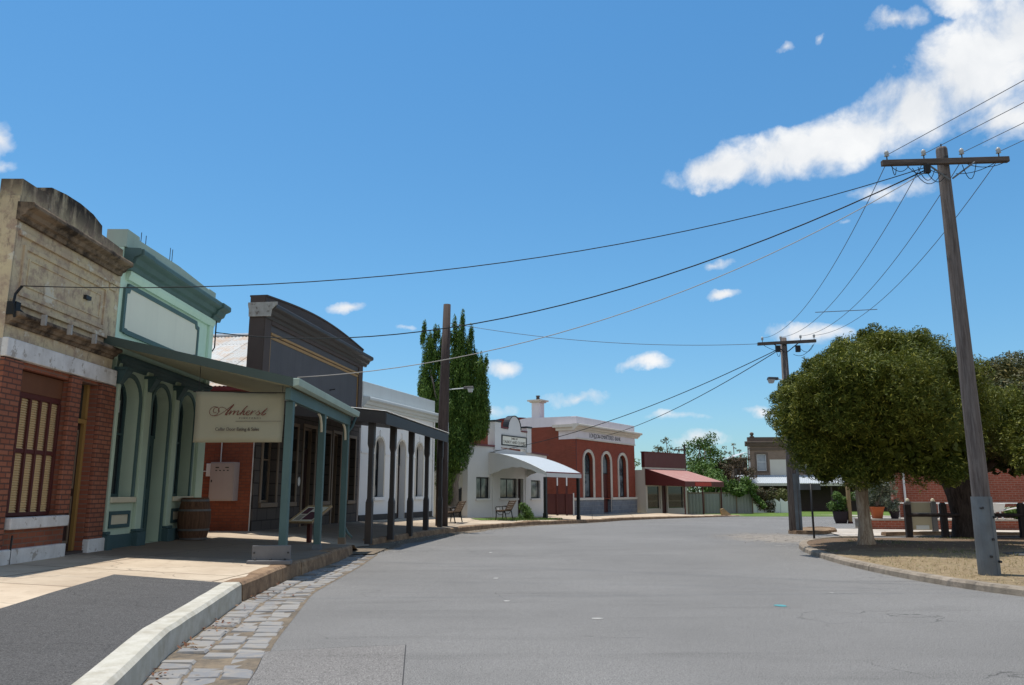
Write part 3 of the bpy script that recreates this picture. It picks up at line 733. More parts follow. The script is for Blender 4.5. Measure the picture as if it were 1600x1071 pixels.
MB().box(2.16, 2.87, -.02, .33, .3, .43).build('door_step', M['umber'], b1)
MB().tube([(.62, -.10, .22), (.62, -.10, .72), (.66, -.08, .8)], .014).build('cable_pipe', M['black_trim'], b1)
mb = MB(); mb.tube([(.04, -.16, 4.55), (.0, -.1, 4.42), (-.06, -.12, 4.25), (-.02, -.14, 4.05)], .02); mb.box(-.02, .10, -.14, -.0, 4.1, 4.3); mb.tube([(.1, -.05, 4.24), (.5, -.05, 4.12), (.7, -.05, 4.05)], .03)
mb.build('cable_bracket', M['cable'], b1)

# --- 2 the mint shop with the arches and the green verandah
b2 = facade('mint_shop', (-7.7, 15.04), -.6, 'mint green shop with three arched openings and a green verandah', 'shop')
A2 = [(.12, 1.04, 1.36, 3.26, .46), (1.62, 2.50, .40, 3.26, .46), (3.04, 3.94, 1.36, 3.26, .46)]
holes = [arch(*a) for a in A2]
MB().wall([(0, -.3), (4.65, -.3), (4.65, 4.0), (0, 4.0)], holes, 0, .34).build('wall', M['mint_low'], b2)
MB().wall([(-.19, 4.002), (4.65, 4.002), (4.65, 6.235), (-.19, 6.235)], [], 0, .34).build('upper_wall', M['mint'], b2)
MB().wall([(-.19, 6.24), (4.66, 6.24), (4.66, 6.53), (4.2, 6.53), (4.18, 6.50), (2.3, 6.57), (.34, 6.53), (.32, 6.60), (-.19, 6.60)], [], -.05, .36).build('parapet', M['mint_top'], b2)
for a in A2:
    mb = MB(); arch_trim(mb, *a, .085, -.035, .0); mb.build('arch_trim', M['teal'], b2)
for k, (x0, x1) in enumerate(((-.0, .09), (1.20, 1.46), (2.66, 2.90), (4.20, 4.64))):
    q = MB().box(x0, x1, -.07, .0, .66, 3.98).build('pilaster', M['mint_low'], b2, bevel=.006)
    MB().box(x0 - .06, x1 + .05, -.17, .0, .30, .66).box(x0 - .03, x1 + .03, -.12, -.0, .665, .72).build('pilaster_base', M['teal_dark'], q, bevel=.01)
    xc = (x0 + x1) / 2; MB().hexa([(xc - .08, -.09, 3.52), (xc + .08, -.09, 3.52), (xc + .08, .0, 3.52), (xc - .08, .0, 3.52), (xc - .13, -.24, 3.78), (xc + .13, -.24, 3.78), (xc + .13, .0, 3.78), (xc - .13, .0, 3.78)]).box(xc - .15, xc + .15, -.26, 0, 3.782, 3.84).build('corbel', M['teal_dark'], q)
for x0, x1 in ((.1, 1.14), (1.52, 1.6), (2.96, 4.14)): MB().box(x0 + .02, x1, -.06, -.0, .3, .64).build('plinth', M['teal_dark'], b2)
for x0, x1 in ((.1, 1.13), (2.95, 4.1)):
    MB().box(x0, x1, -.09, .2, 1.25, 1.36).build('window_sill', M['cream'], b2, bevel=.012)
    f = MB(); rframe(f, x0 + .17, x1 - .16, .84, 1.02, .07, -.035, .0); p_ = f.build('apron_frame', M['teal_dark'], b2); MB().box(x0 + .17, x1 - .16, -.012, .0, .84, 1.02).build('apron_panel', M['cream'], p_)
window(b2, *A2[0], .25, M['teal_dark'], M['glass'], mull=1)
window(b2, *A2[2], .25, M['teal_dark'], M['glass'], mull=1)
window(b2, 1.62, 2.50, 2.62, 3.26, .46, .25, M['teal_dark'], M['glass'], rail=False, name='fanlight')
door(b2, 1.64, 2.48, .42, 2.62, .26, M['teal_dark'], M['brass'])
MB().box(.22, .58, .16, .18, 3.02, 3.26).build('notice_board', M['white_enamel'], b2)
mb = MB(); mb.prism_x(CORN(3.86, 4.10, .14), .0, 4.66); mb.build('entablature', M['teal_dark'], b2)
mb = MB(); mb.prism_x(CORN(5.82, 6.22, .34), -.15, 4.86)
for x in (-.12, 4.4): mb.prism_x([(q[0] - .05 if q[0] < 0 else q[0], q[1] - .002) for q in CORN(5.80, 6.21, .34)], x, x + .5)
mb.build('cornice', M['teal'], b2)
MB().prism_x([(0, 5.62), (-.06, 5.62), (-.10, 5.72), (-.10, 5.795), (0, 5.795)], .0, 4.66).build('frieze_band', M['mint'], b2)
MB().box(4.4, 4.655, -.06, -.001, 4.02, 5.615).build('pilaster', M['mint'], b2, bevel=.006)
sp = [(.04, 4.64), (.04, 5.34), (.14, 5.36), (.18, 5.46), (3.52, 5.46), (3.56, 5.36), (3.68, 5.34), (3.68, 4.74), (3.56, 4.72), (3.52, 4.62), (.18, 4.62), (.14, 4.64)]
def grow(pts, d):
    cx = sum(p[0] for p in pts) / len(pts); cz = sum(p[1] for p in pts) / len(pts)
    return [(x + (d if x > cx else -d), z + (d if z > cz else -d)) for x, z in pts]
sb = MB().prism_y(sp, -.03, .0).build('sign_panel', M['sign_cream'], b2)
mb = MB(); mb.strip(sp + sp[:1], grow(sp, .09) + grow(sp, .09)[:1], -.05, .0); mb.build('sign_border', M['teal'], sb)
for x in (.9, 1.12, 2.35, 2.47): MB().tube([(x, .2, 6.55), (x, .2, 7.02 if x > 2 else 6.9)], .008, 5).build('roof_rod', M['metal_dark'], b2)
body(b2, .012, 4.638, .34, 13, 5.9, M['brick_side'])
MB().tube([(4.70, -.10, 5.95), (4.70, -.10, 5.1), (4.68, -.05, 5.0)], .018, 6).build('cable_bracket', M['cable'], b2)
# verandah
def worldpt(root, p): return root.matrix_world @ Vector(p)
vx0, vx1 = -.55, 5.15       # along the wall
W4 = lambda s, off, z: (s, -off, z)
F0, F1, OFF = -.98, 5.05, 3.68     # along the gutter
vr = MB().hexa([W4(vx0, 0, 4.30), W4(F0, OFF, 3.43), W4(F1, OFF, 3.43), W4(vx1, 0, 4.30), W4(vx0, 0, 4.345), W4(F0, OFF, 3.475), W4(F1, OFF, 3.475), W4(vx1, 0, 4.345)]).build('verandah', M['mint_top'], b2)
mb = MB(); n = 6
for k in range(n):   # lining boards under the roof
    pass
mb.hexa([W4(vx0 + .06, .02, 4.24), W4(F0 + .06, OFF - .05, 3.37), W4(F1 - .05, OFF - .05, 3.37), W4(vx1 - .05, .02, 4.24), W4(vx0 + .06, .02, 4.295), W4(F0 + .06, OFF - .05, 3.425), W4(F1 - .05, OFF - .05, 3.425), W4(vx1 - .05, .02, 4.295)])
mb.build('soffit', M['soffit'], vr)
mb = MB(); mb.hexa([W4(vx0 - .05, 0, 4.20), W4(F0 - .05, OFF + .03, 3.34), W4(F0, OFF + .03, 3.34), W4(vx0 - .0, 0, 4.20), W4(vx0 - .05, 0, 4.37), W4(F0 - .05, OFF + .03, 3.50), W4(F0, OFF + .03, 3.50), W4(vx0, 0, 4.37)])
mb.build('barge_board', M['gutter_green'], vr)
MB().prism_x([(-OFF - .13, 3.36), (-OFF - .01, 3.34), (-OFF - .01, 3.47), (-OFF - .03, 3.49), (-OFF - .15, 3.49)], F0 - .03, F1 + .02).build('gutter', M['mint_top'], vr, bevel=.012)
MB().box(F0 + .18, F1 - .1, -OFF + .06, -OFF + .16, 3.12, 3.345).build('beam', M['teal'], vr, bevel=.008)
posts = [(-.48, OFF - .14), (2.10, OFF - .12), (4.72, OFF - .12)]
for k, (s, o_) in enumerate(posts):
    p = MB().box(s - .07, s + .07, -o_ - .07, -o_ + .07, .2 if k else .18, 3.118).build('post', M['teal'], vr, bevel=.008)
    if k: MB().box(s - .085, s + .085, -o_ - .085, -o_ + .085, .16, .36).build('post_shoe', M['steel'] if k == 1 else M['tan_frame'], p)
    for d in (-1, 1):
        if k == 0 and d < 0: continue
        if k == 2 and d > 0: continue
        a = [(s + d * (.075 + .30 * (1 - math.cos(t))), -o_, 2.74 + .36 * math.sin(t)) for t in [PI / 2 * i / 7 for i in range(8)]]
        MB().tube(a, .028, 6).build('bracket', M['cream'], vr)
    a = [(s, -o_ + (.075 + .30 * (1 - math.cos(t))), 2.74 + .36 * math.sin(t)) for t in [PI / 2 * i / 7 for i in range(8)]]
s, o_ = posts[2]
MB().tube([(F1 - .06, -OFF - .06, 3.36), (F1 - .1, -OFF + .02, 3.1), (s + .13, -o_ - .02, 2.95), (s + .13, -o_ - .02, .62), (s + .16, -o_ - .1, .45), (s + .2, -o_ - .2, .34)], .036, 8).build('downpipe', M['teal_dark'], vr, smooth=True)

# --- banner under the verandah
ban = empty('banner', (-5.105, 14.62, 2.36), 0, 'hanging canvas banner with script lettering Amherst beside the first verandah post', 'banner')
n, k = 14, 8; vs = []; 
for j in range(k + 1):
    for i in range(n + 1):
        x = -.835 + 1.67 * i / n + (.02 if j < k else .012) * (0); z = .95 * j / k - .03 * (i / n) * (j / k) 
        y = .018 * math.sin(3.1 * i / n * 2 + j * .5) + .03 * math.sin(i / n * PI) * (1 - j / k) - .05 * (1 - j / k) * (i / n) + .015 * math.exp(-((i / n - .85) ** 2) / .01) * (j / k)
        vs.append((x, y, z))
cb = MB().add(vs, [(j * (n + 1) + i, j * (n + 1) + i + 1, (j + 1) * (n + 1) + i + 1, (j + 1) * (n + 1) + i) for j in range(k) for i in range(n)]).build('canvas', M['canvas'], ban, smooth=True)
cb.modifiers.new('thick', 'SOLIDIFY').thickness = .006
MB().tube([(-.9, .01, .955), (.88, .01, .925)], .014, 6).build('hanging_rod', M['metal_dark'], ban)
for x_, z_ in ((-.8, 1.56), (.78, 1.12)): MB().tube([(x_, .01, .94), (x_, .02, z_)], .006, 5).build('hanging_wire', M['metal_dark'], ban)
# script word traced as pen strokes: unit = 1/1000 of the banner width, thin and thick strokes
SC = 1.67 / 1380.; ox, oz = 780, 865      # picture of the sign: x 90..1470, y 90..865
def catmull(pts, m=6):
    P = [pts[0]] + list(pts) + [pts[-1]]; out = []
    for i in range(1, len(P) - 2):
        for t in [q / m for q in range(m)]:
            out.append(tuple(.5 * (2 * P[i][c] + (P[i + 1][c] - P[i - 1][c]) * t + (2 * P[i - 1][c] - 5 * P[i][c] + 4 * P[i + 1][c] - P[i + 2][c]) * t * t + (-P[i - 1][c] + 3 * P[i][c] - 3 * P[i + 1][c] + P[i + 2][c]) * t ** 3) for c in (0, 1)))
    return out + [tuple(pts[-1])]
STK = [  # (radius in sign units, points)
 (5, [(430, 405), (395, 415), (378, 385), (395, 345), (440, 335), (465, 365), (460, 410), (425, 450), (375, 460), (330, 435), (322, 385), (350, 340), (400, 322), (450, 335)]),
 (5, [(345, 452), (420, 462), (500, 430), (580, 375), (640, 325), (695, 285)]),
 (13, [(690, 288), (655, 335), (605, 395), (575, 440), (590, 450)]),
 (5, [(480, 405), (455, 380), (470, 345), (510, 330), (555, 345), (590, 372), (612, 380)]),
 (5, [(590, 448), (625, 415), (655, 385)]), (9, [(660, 380), (642, 415), (630, 448)]), (5, [(634, 440), (675, 398), (715, 382)]), (9, [(718, 384), (700, 416), (688, 448)]), (5, [(692, 440), (732, 398), (772, 382)]), (9, [(775, 384), (757, 418), (751, 446), (772, 444)]),
 (5, [(772, 444), (812, 412), (850, 368)]), (10, [(905, 310), (865, 350), (820, 410), (795, 450)]), (5, [(802, 438), (835, 402), (866, 384)]), (9, [(867, 386), (850, 418), (845, 446), (870, 440)]),
 (5, [(870, 440), (910, 418), (945, 396), (935, 382), (912, 390)]), (9, [(912, 390), (888, 425), (905, 450), (940, 440)]),
 (5, [(940, 440), (985, 392)]), (9, [(990, 382), (975, 412), (960, 448)]), (5, [(966, 435), (1000, 398), (1030, 385), (1040, 395)]),
 (5, [(1030, 440), (1075, 395), (1095, 375)]), (9, [(1080, 390), (1100, 420), (1085, 448), (1052, 446)]),
 (5, [(1085, 446), (1140, 410), (1180, 370)]), (10, [(1215, 345), (1180, 385), (1145, 425), (1135, 448), (1160, 450), (1200, 425)])]
def sgn(x, y): return ((x - ox) * SC, -.012 - .05 * (1 - (oz - y) / 775.) * ((x - 90) / 1380.) - .012, (oz - y) * SC * (.95 / (775 * SC)))
mb = MB()
for rad, pts in STK:
    cp = catmull(pts); mb.tube([sgn(*p) for p in cp], [rad * SC * .62 * (1.0 if 0 < i < len(cp) - 1 else .5) for i in range(len(cp))], 6)
mb.build('script_lettering', M['ink_red'], cb)
mb = MB(); mb.tube([sgn(735, 545), sgn(1100, 545), sgn(1445, 545)], .004, 5); mb.build('rule_line', M['ink_grey'], cb)
text('VINEYARDS', .042, M['ink_grey'], cb, sgn(955, 498), space=2.1)
text('Cellar Door Eating & Sales', .088, M['ink_grey'], cb, sgn(770, 668), sx=.86)

# --- 3 the dark shop with its own verandah
b3 = facade('dark_shop', (-7.07, 21.72), 7.5, 'dark grey shop with tall parapet and gold line above a charcoal verandah', 'shop')
L3 = 8.8
op = [(.45, 1.40, 1.16, 3.45), (1.98, 2.80, 1.16, 3.45), (3.35, 4.30, .38, 3.50), (4.95, 5.68, 1.16, 3.45), (6.0, 6.75, .38, 3.50), (7.62, 8.35, 1.16, 3.45)]
MB().wall([(0, -.3), (L3, -.3), (L3, 3.9), (0, 3.9)], [[(a, c), (a, d), (b, d), (b, c)] for a, b, c, d in op], 0, .3).build('wall', M['ashlar'], b3)
arc = [(L3 * i / 20, 6.92 + .26 * math.sin(PI * i / 20) + .04) for i in range(20, -1, -1)]
MB().wall([(0, 3.902), (L3, 3.902)] + arc, [], 0, .42).build('parapet', M['blue_grey'], b3)
mb = MB(); cap = [(L3 * i / 20, 6.92 + .26 * math.sin(PI * i / 20) + .042) for i in range(21)]
mb.strip(cap, [(x, z - .30) for x, z in cap], -.035, -.001); mb.strip([(x, z + .05) for x, z in cap], cap, -.06, .46)
mb.build('coping', M['umber'], b3)
mb = MB(); mb.prism_x(CORN(6.34, 6.74, .36), -.02, L3 + .32); mb.build('cornice', M['charcoal'], b3)
MB().prism_x([(-.40, 6.78), (.47, 6.78), (.47, 6.70), (.44, 6.58), (.43, 6.37), (-.22, 6.37), (-.24, 6.56), (-.36, 6.68), (-.40, 6.71)], -.07, -.022).build('end_block', M['umber_pale'], b3)
MB().box(-.015, -.003, -.02, .43, 3.9, 7.0).build('end_render', M['umber'], b3)
mb = MB(); mb.box(0, .42, -.05, 0, 3.91, 6.38).box(8.36, 8.8, -.05, 0, 3.91, 6.38).box(.42, 8.36, -.06, 0, 6.22, 6.38).box(.42, 8.36, -.05, -.0, 3.91, 4.06); mb.build('border', M['umber'], b3, bevel=.01)
mb = MB(); mb.box(.46, 8.32, -.045, 0, 5.93, 6.0).box(.46, 8.32, -.02, 0, 5.82, 5.90).box(.46, .50, -.02, 0, 4.1, 5.80).box(8.28, 8.32, -.02, 0, 4.1, 5.80); mb.build('gold_moulding', M['gold'], b3)
MB().tube([(5.4, 0, 4.95), (5.4, -.2, 4.98)], .02).build('wall_stub', M['metal_dark'], b3)
for a, b, c, d in op:
    if c > 1:
        window(b3, a, b, c, d, 0, .2, M['tan_frame'], M['glass'], .07); MB().box(a - .08, b + .08, -.07, .1, c - .13, c - .002).build('window_sill', M['tan_frame'], b3, bevel=.01)
    else:
        door(b3, a + .06, b - .06, c, 2.85, .22, M['door_dark'], M['brass']); mb = MB(); mb.strip([(a + .06, c), (a + .06, d - .06), (b - .06, d - .06), (b - .06, c)], [(a, c), (a, d), (b, d), (b, c)], .12, .28); mb.build('door_frame', M['tan_frame'], b3)
        MB().box(a + .062, b - .062, .23, .26, 2.86, d - .062).build('transom_pane', M['glass'], b3)
    mb = MB(); mb.strip([(a, c), (a, d), (b, d), (b, c)], [(a - .1, c), (a - .1, d + .1), (b + .1, d + .1), (b + .1, c)], -.03, -.001); mb.build('architrave', M['tan_frame'], b3)
q = MB().lathe([(.11, 0), (.115, .012), (.10, .02)], (0, 0, 0), 20).build('wall_plaque', M['white_enamel'], b3); q.location = (3.08, -.002, 1.78); q.rotation_euler = (PI / 2, 0, 0); q.scale = (.8, 1.25, 1)
MB().box(-.025, .28, .06, 12, -.4, 4.28).build('side_wall', M['brick_orange'], b3)
MB().box(-.03, -.005, .045, .065, .4, 3.6).build('edge_strip', M['white_peel'], b3)
body(b3, .28, L3 - .01, .42, 12, 4.3, M['brick_side'])
# gabled iron roof behind the parapet, its ridge running back from the street
def corr_sheet(p00, p10, p01, p11, n, amp, mat, parent, name='roof'):
    """corrugated sheet between two edges p00-p10 (corrugations run from the first edge to the second)"""
    a, b, c, d = map(Vector, (p00, p10, p01, p11)); nv = (b - a).cross(c - a).normalized(); vs = []
    N = n * 6
    for e0, e1 in ((a, b), (c, d)):
        for i in range(N + 1): q = e0.lerp(e1, i / N) + nv * amp * math.sin(2 * PI * i / 6); vs.append(q)
    o = MB().add(vs, [(i, i + 1, N + 2 + i, N + 1 + i) for i in range(N)]).build(name, mat, parent, smooth=True, fix=False)
    return o
rf = corr_sheet((-.25, .45, 4.36), (-.25, 12, 4.36), (4.4, .45, 6.75), (4.4, 12, 6.75), 90, .012, M['roof_laps'], b3)
corr_sheet((9.0, 12, 4.72), (9.0, .45, 4.72), (4.4, 12, 6.75), (4.4, .45, 6.75), 90, .012, M['roof_rust'], b3)
MB().tube([(4.4, .45, 6.78), (4.4, 12, 6.78)], .07, 8).build('ridge_cap', M['roof_zinc'], rf)
MB().box(-.36, -.24, .1, 12, 4.22, 4.34).build('gutter', M['red_trim'], rf)
# verandah of the dark shop
vs0, vs1, o0 = -.05, 8.0, 3.66
v3 = MB().hexa([(vs0, 0, 3.98), (vs0, -o0, 3.56), (vs1, -o0, 3.56), (vs1, 0, 3.98), (vs0, 0, 4.02), (vs0, -o0, 3.6), (vs1, -o0, 3.6), (vs1, 0, 4.02)]).build('verandah', M['charcoal'], b3)
corr_sheet((vs0 - .03, -o0 - .06, 3.615), (vs1 + .03, -o0 - .06, 3.615), (vs0 - .03, -.07, 4.035), (vs1 + .03, -.07, 4.035), 60, .014, M['roof_rust'], v3, 'roof_sheet')
MB().box(vs0, vs1, -o0 - .04, -o0, 3.26, 3.56).build('fascia', M['charcoal'], v3, bevel=.006)
MB().hexa([(vs0 - .04, -.02, 3.64), (vs0 - .04, -o0 - .03, 3.27), (vs0 - .002, -o0 - .03, 3.27), (vs0 - .002, -.02, 3.64), (vs0 - .04, -.02, 3.99), (vs0 - .04, -o0 - .03, 3.57), (vs0 - .002, -o0 - .03, 3.57), (vs0 - .002, -.02, 3.99)]).build('barge_board', M['charcoal'], v3)
for k in range(5):
    s = .14 + 1.93 * k; o_ = 3.25 + .05 * k; z0 = .1
    m_ = MB().box(s - .085, s + .085, -o_ - .085, -o_ + .085, z0, 1.18)
    for za, zb, wa, wb in ((1.18, 1.30, .085, .06), (2.62, 2.74, .06, .085)):
        m_.hexa([(s - wa, -o_ - wa, za), (s + wa, -o_ - wa, za), (s + wa, -o_ + wa, za), (s - wa, -o_ + wa, za), (s - wb, -o_ - wb, zb), (s + wb, -o_ - wb, zb), (s + wb, -o_ + wb, zb), (s - wb, -o_ + wb, zb)])
    m_.box(s - .06, s + .06, -o_ - .06, -o_ + .06, 1.30, 2.62).box(s - .085, s + .085, -o_ - .085, -o_ + .085, 2.74, 3.56)
    m_.build('post', M['charcoal'], v3)

# meter box on the brick side wall
mt = empty('meter_box', tuple(b3.matrix_basis @ Vector((0, 0, 0))), R(90 - 7.5), 'pinkish grey meter box with conduits on the orange brick side wall', 'meter box')
mt.location = (-7.07, 21.72, 1.2)
MB().box(-.32, -.027, .42, 1.12, .02, 1.06).build('case', M['meter'], mt, bevel=.012)
dd = MB().box(-.336, -.322, .45, 1.09, .06, 1.03).build('door', M['meter'], mt, bevel=.006)
mb = MB()
for y in (.58, .86):
    mb.box(-.34, -.335, y, y + .1, .90, .925)
for k in range(4): mb.box(-.34, -.335, .58 + .11 * k, .63 + .11 * k, .82, .845)
mb.build('vent_slot', M['metal_dark'], dd)
MB().box(-.345, -.335, 1.04, 1.07, .52, .58).build('latch', M['metal_dark'], dd)
MB().box(-.14, -.027, 1.14, 1.34, .68, 1.03).build('junction_box', M['white_enamel'], mt, bevel=.01)
mb = MB(); mb.tube([(-.045, .98, 1.06), (-.045, .98, 2.6)], .016, 6).tube([(-.05, 1.34, .82), (-.05, 2.2, .82)], .012, 6); mb.build('conduit', M['white_enamel'], mt)

# --- 4 the white building with round-headed windows
b4 = facade('white_building', (-5.93, 30.8), 17, 'white rendered building with round-headed windows and plain parapet', 'building')
L4 = 7.37
A4 = [(1.28, 2.06, 1.26, 3.27, .39), (3.40, 4.16, .30, 3.27, .39), (5.33, 6.11, 1.26, 3.27, .39)]
MB().wall([(0, -.3), (L4, -.3), (L4, 5.2), (0, 5.2)], [arch(*a) for a in A4], 0, .32).build('wall', M['white'], b4)
MB().wall([(-.01, 5.202), (L4 + .01, 5.202), (L4 + .01, 5.80), (-.01, 5.80)], [], -.03, .34).build('parapet', M['white_grey'], b4, bevel=.015)
MB().prism_x(CORN(4.78, 5.17, .34), .02, L4 + .30).build('cornice', M['white_grey'], b4)
mb = MB(); mb.box(0.05, A4[0][0] - .12, -.03, 0, 2.97, 3.05).box(A4[0][1] + .12, A4[1][0] - .12, -.03, 0, 2.97, 3.05).box(A4[1][1] + .12, A4[2][0] - .12, -.03, 0, 2.97, 3.05).box(A4[2][1] + .12, L4, -.03, 0, 2.97, 3.05); mb.build('string_course', M['white'], b4)
for x0, x1 in ((0, 3.36), (4.2, L4 + .01)): MB().box(x0, x1, -.05, 0, -.3, .58).build('plinth', M['charcoal'], b4, bevel=.01)
for a in A4:
    mb = MB(); arch_trim(mb, *a, .10, -.02, .0); mb.build('arch_trim', M['cream_render'], b4)
    MB().box((a[0] + a[1]) / 2 - .06, (a[0] + a[1]) / 2 + .06, -.06, 0, 3.7, 3.98).build('keystone', M['white'], b4)
for a in (A4[0], A4[2]):
    window(b4, *a, .24, M['black_trim'], M['curtain']); MB().box(a[0] - .1, a[1] + .1, -.09, .2, 1.12, 1.26).build('window_sill', M['white'], b4, bevel=.01)
window(b4, 3.40, 4.16, 2.6, 3.27, .39, .24, M['black_trim'], M['glass'], rail=False, name='fanlight')
door(b4, 3.42, 4.14, .32, 2.6, .25, M['door_dark'], M['brass'])
MB().box(5.5, 5.68, .226, .236, 1.75, 2.15).build('poster', M['gold'], b4)
MB().box(2.75, 2.86, -.05, 0, 1.95, 2.15).build('letter_box', M['cream_render'], b4)
MB().tube([(7.26, -.06, 4.78), (7.26, -.06, .35)], .04, 8).build('downpipe', M['white'], b4)
body(b4, .01, L4 - .01, .32, 11, 4.9, M['white'])

# --- 5 the small council office with the curved verandah
b5 = facade('council_office', (-2.25, 40.25), 30, 'low pale grey office with stepped arched parapet and curved white awning', 'office')
wn = [(.80, 2.19, 1.13, 2.23), (3.22, 5.12, 1.13, 2.2), (5.16, 5.80, .15, 2.2), (6.70, 7.86, 1.1, 2.14)]
MB().wall([(0, -.5), (8.7, -.5), (8.7, 3.62), (6.5, 3.70), (2.5, 3.85), (0, 3.85)], [[(a, c), (a, d), (b, d), (b, c)] for a, b, c, d in wn], 0, .3).build('wall', M['office'], b5)
ar = [(4.72 + .70 * math.cos(t), 4.95 + .72 * math.sin(t)) for t in [PI * i / 18 for i in range(19)]]
tw = MB().wall([(3.15, 3.88), (6.1, 3.88), (6.1, 4.84), (5.42, 4.86)] + ar + [(4.02, 4.88), (3.15, 4.92)], [], -.04, .26).build('tower', M['office'], b5)
mb = MB(); mb.strip([(4.72 - .705 * math.cos(PI * i / 18), 4.95 + .725 * math.sin(PI * i / 18)) for i in range(19)], [(4.72 - .755 * math.cos(PI * i / 18), 4.95 + .775 * math.sin(PI * i / 18)) for i in range(19)], -.07, .30); mb.build('arch_cap', M['black_trim'], tw)
MB().box(3.12, 3.93, -.10, .30, 4.92, 5.0).box(5.51, 6.12, -.10, .30, 4.85, 4.93).build('coping', M['red_trim'], tw)
for x0, x1, zt in ((2.50, 3.14, 5.22), (6.10, 6.62, 5.12)):
    q = MB().box(x0, x1, -.09, .36, 3.70, zt).build('pier', M['office'], tw, bevel=.01); MB().box(x0 - .04, x1 + .04, -.13, .40, zt + .002, zt + .09).build('pier_cap', M['black_trim'], q)
mb = MB(); mb.box(-.05, 2.5, -.10, .36, 3.852, 3.94).hexa([(6.62, -.10, 3.70), (8.76, -.10, 3.625), (8.76, .36, 3.625), (6.62, .36, 3.70), (6.62, -.10, 3.79), (8.76, -.10, 3.71), (8.76, .36, 3.71), (6.62, .36, 3.79)]); mb.build('coping', M['red_trim'], b5)
pl = MB().box(3.32, 5.98, -.075, -.041, 4.05, 4.50).build('name_board', M['sign_cream'], tw)
mb = MB(); rframe(mb, 3.32, 5.98, 4.05, 4.50, .06, -.095, -.041); mb.build('board_frame', M['black_trim'], pl)
text('SHIRE OF', .15, M['ink_grey'], pl, (4.65, -.08, 4.395), sx=1.15)
text('TALBOT AND CLUNES', .22, M['ink_grey'], pl, (4.65, -.08, 4.19), sx=1.12)
for a, b, c, d in wn:
    if c > 1: window(b5, a, b, c, d, 0, .12, M['black_trim'], M['curtain'], .07, rail=False, mull=1 if b - a > 1.3 else 0); MB().box(a - .06, b + .06, -.07, .1, c - .10, c - .002).build('window_sill', M['office'], b5)
    else: door(b5, a + .04, b - .02, c, d, .18, M['door_dark'], M['brass'])
mb = MB(); mb.box(2.42, 2.54, -.03, 0, -.4, 3.3).box(6.0, 6.1, -.03, 0, -.4, 3.4); mb.build('downpipe', M['office'], b5)
MB().box(2.15, 2.3, -.25, -.02, 3.42, 3.56).build('floodlight', M['black_trim'], b5)
body(b5, .01, 8.69, .3, 9, 3.5, M['cream_render'])
# curved awning
s0, s1 = 2.05, 6.2; OF = 3.42
prof = [(-OF * (i / 12), 3.52 - 1.06 * (i / 12) ** 1.6) for i in range(13)]
N = 52 * 4; vs = []
for (y, z) in prof:
    for i in range(N + 1): vs.append((s0 + (s1 - s0) * i / N, y, z + .012 * math.sin(2 * PI * i / 4 )))
aw = MB().add(vs, [(j * (N + 1) + i, j * (N + 1) + i + 1, (j + 1) * (N + 1) + i + 1, (j + 1) * (N + 1) + i) for j in range(12) for i in range(N)]).build('awning', M['roof_zinc'], b5, smooth=True, fix=False)
MB().box(s0, s1, -OF - .04, -OF + .02, 2.22, 2.44).build('fascia', M['office'], aw)
MB().tube([(s0, -OF - .03, 2.46), (s1, -OF - .03, 2.46)], .035, 6).build('gutter', M['red_trim'], aw)
for s_ in (s0, s1):      # curved valance boards
    mb = MB(); k = len(prof); low = []
    for i, (y, z) in enumerate(prof): low.append((y, min(z - .14, 2.30 + .42 * math.sin(PI * min(1, i / 12 * 1.05)) + .04 * (i % 2) * (0 < i < 12))))
    vs = [(s_ + d, y, z - .02) for d in (-.02, .02) for y, z in prof] + [(s_ + d, y, z) for d in (-.02, .02) for y, z in low]
    fs = []
    for i in range(k - 1): fs += [(i, i + 1, 2 * k + i + 1, 2 * k + i), (k + i, 3 * k + i, 3 * k + i + 1, k + i + 1), (2 * k + i, 2 * k + i + 1, 3 * k + i + 1, 3 * k + i), (i, k + i, k + i + 1, i + 1)]
    mb.add(vs, fs).build('valance', M['office'], aw)
    mb = MB(); mb.strip([(y, z) for y, z in prof], [(y, z + .07) for y, z in prof], -.03, .03)
    q = mb.build('barge_roll', M['office'], aw); q.rotation_euler = (0, 0, 0)
    me = q.data
    for v in me.vertices: x, y, z = v.co; v.co = (s_ + y, x, z - .05)
for s_, z0 in ((s0 + .12, -.0), (s1 - .12, -.25)):
    MB().box(s_ - .075, s_ + .075, -OF + .04, -OF + .19, z0 - .1, 2.22).box(s_ - .1, s_ + .1, -OF + .02, -OF + .21, z0 - .1, z0 + .42).build('post', M['black_trim'], aw, bevel=.008)

# --- 6 the red brick bank
b6 = facade('bank', (4.15, 51), 32.5, 'red brick bank with white frieze, arched windows and a white chimney', 'bank')
L6 = 9.3
A6 = [(1.05, 2.35, 1.12, 3.50, .58), (3.78, 5.05, .1, 3.50, .58), (6.42, 7.72, 1.12, 3.50, .58)]
MB().wall([(0, 1.0), (L6, 1.0), (L6, 4.86), (0, 4.86)], [arch(*a) for a in (A6[0], A6[2])] + [arch(3.78, 5.05, 1.05, 3.5, .58)], 0, .3).build('wall', M['brick_bank'], b6)
mb = MB(); mb.box(-.06, 3.74, -.10, .3, -.5, .94).box(5.09, L6 + .03, -.10, .3, -.5, .94); mb.build('stone_base', M['bluestone'], b6, bevel=.02)
mb = MB(); mb.box(-.09, 3.70, -.13, .2, .942, 1.10).box(5.13, L6 + .05, -.13, .2, .942, 1.10); mb.build('string_course', M['bank_cream'], b6, bevel=.01)
for a in A6:
    mb = MB(); arch_trim(mb, a[0], a[1], 1.101 if a[2] > 1 else .1, a[3], a[4], .13, -.05, -.0); arch_trim(mb, a[0] - .13, a[1] + .13, 1.101 if a[2] > 1 else .1, a[3], a[4] + .13, .05, -.08, -.0); mb.build('arch_trim', M['bank_cream'], b6)
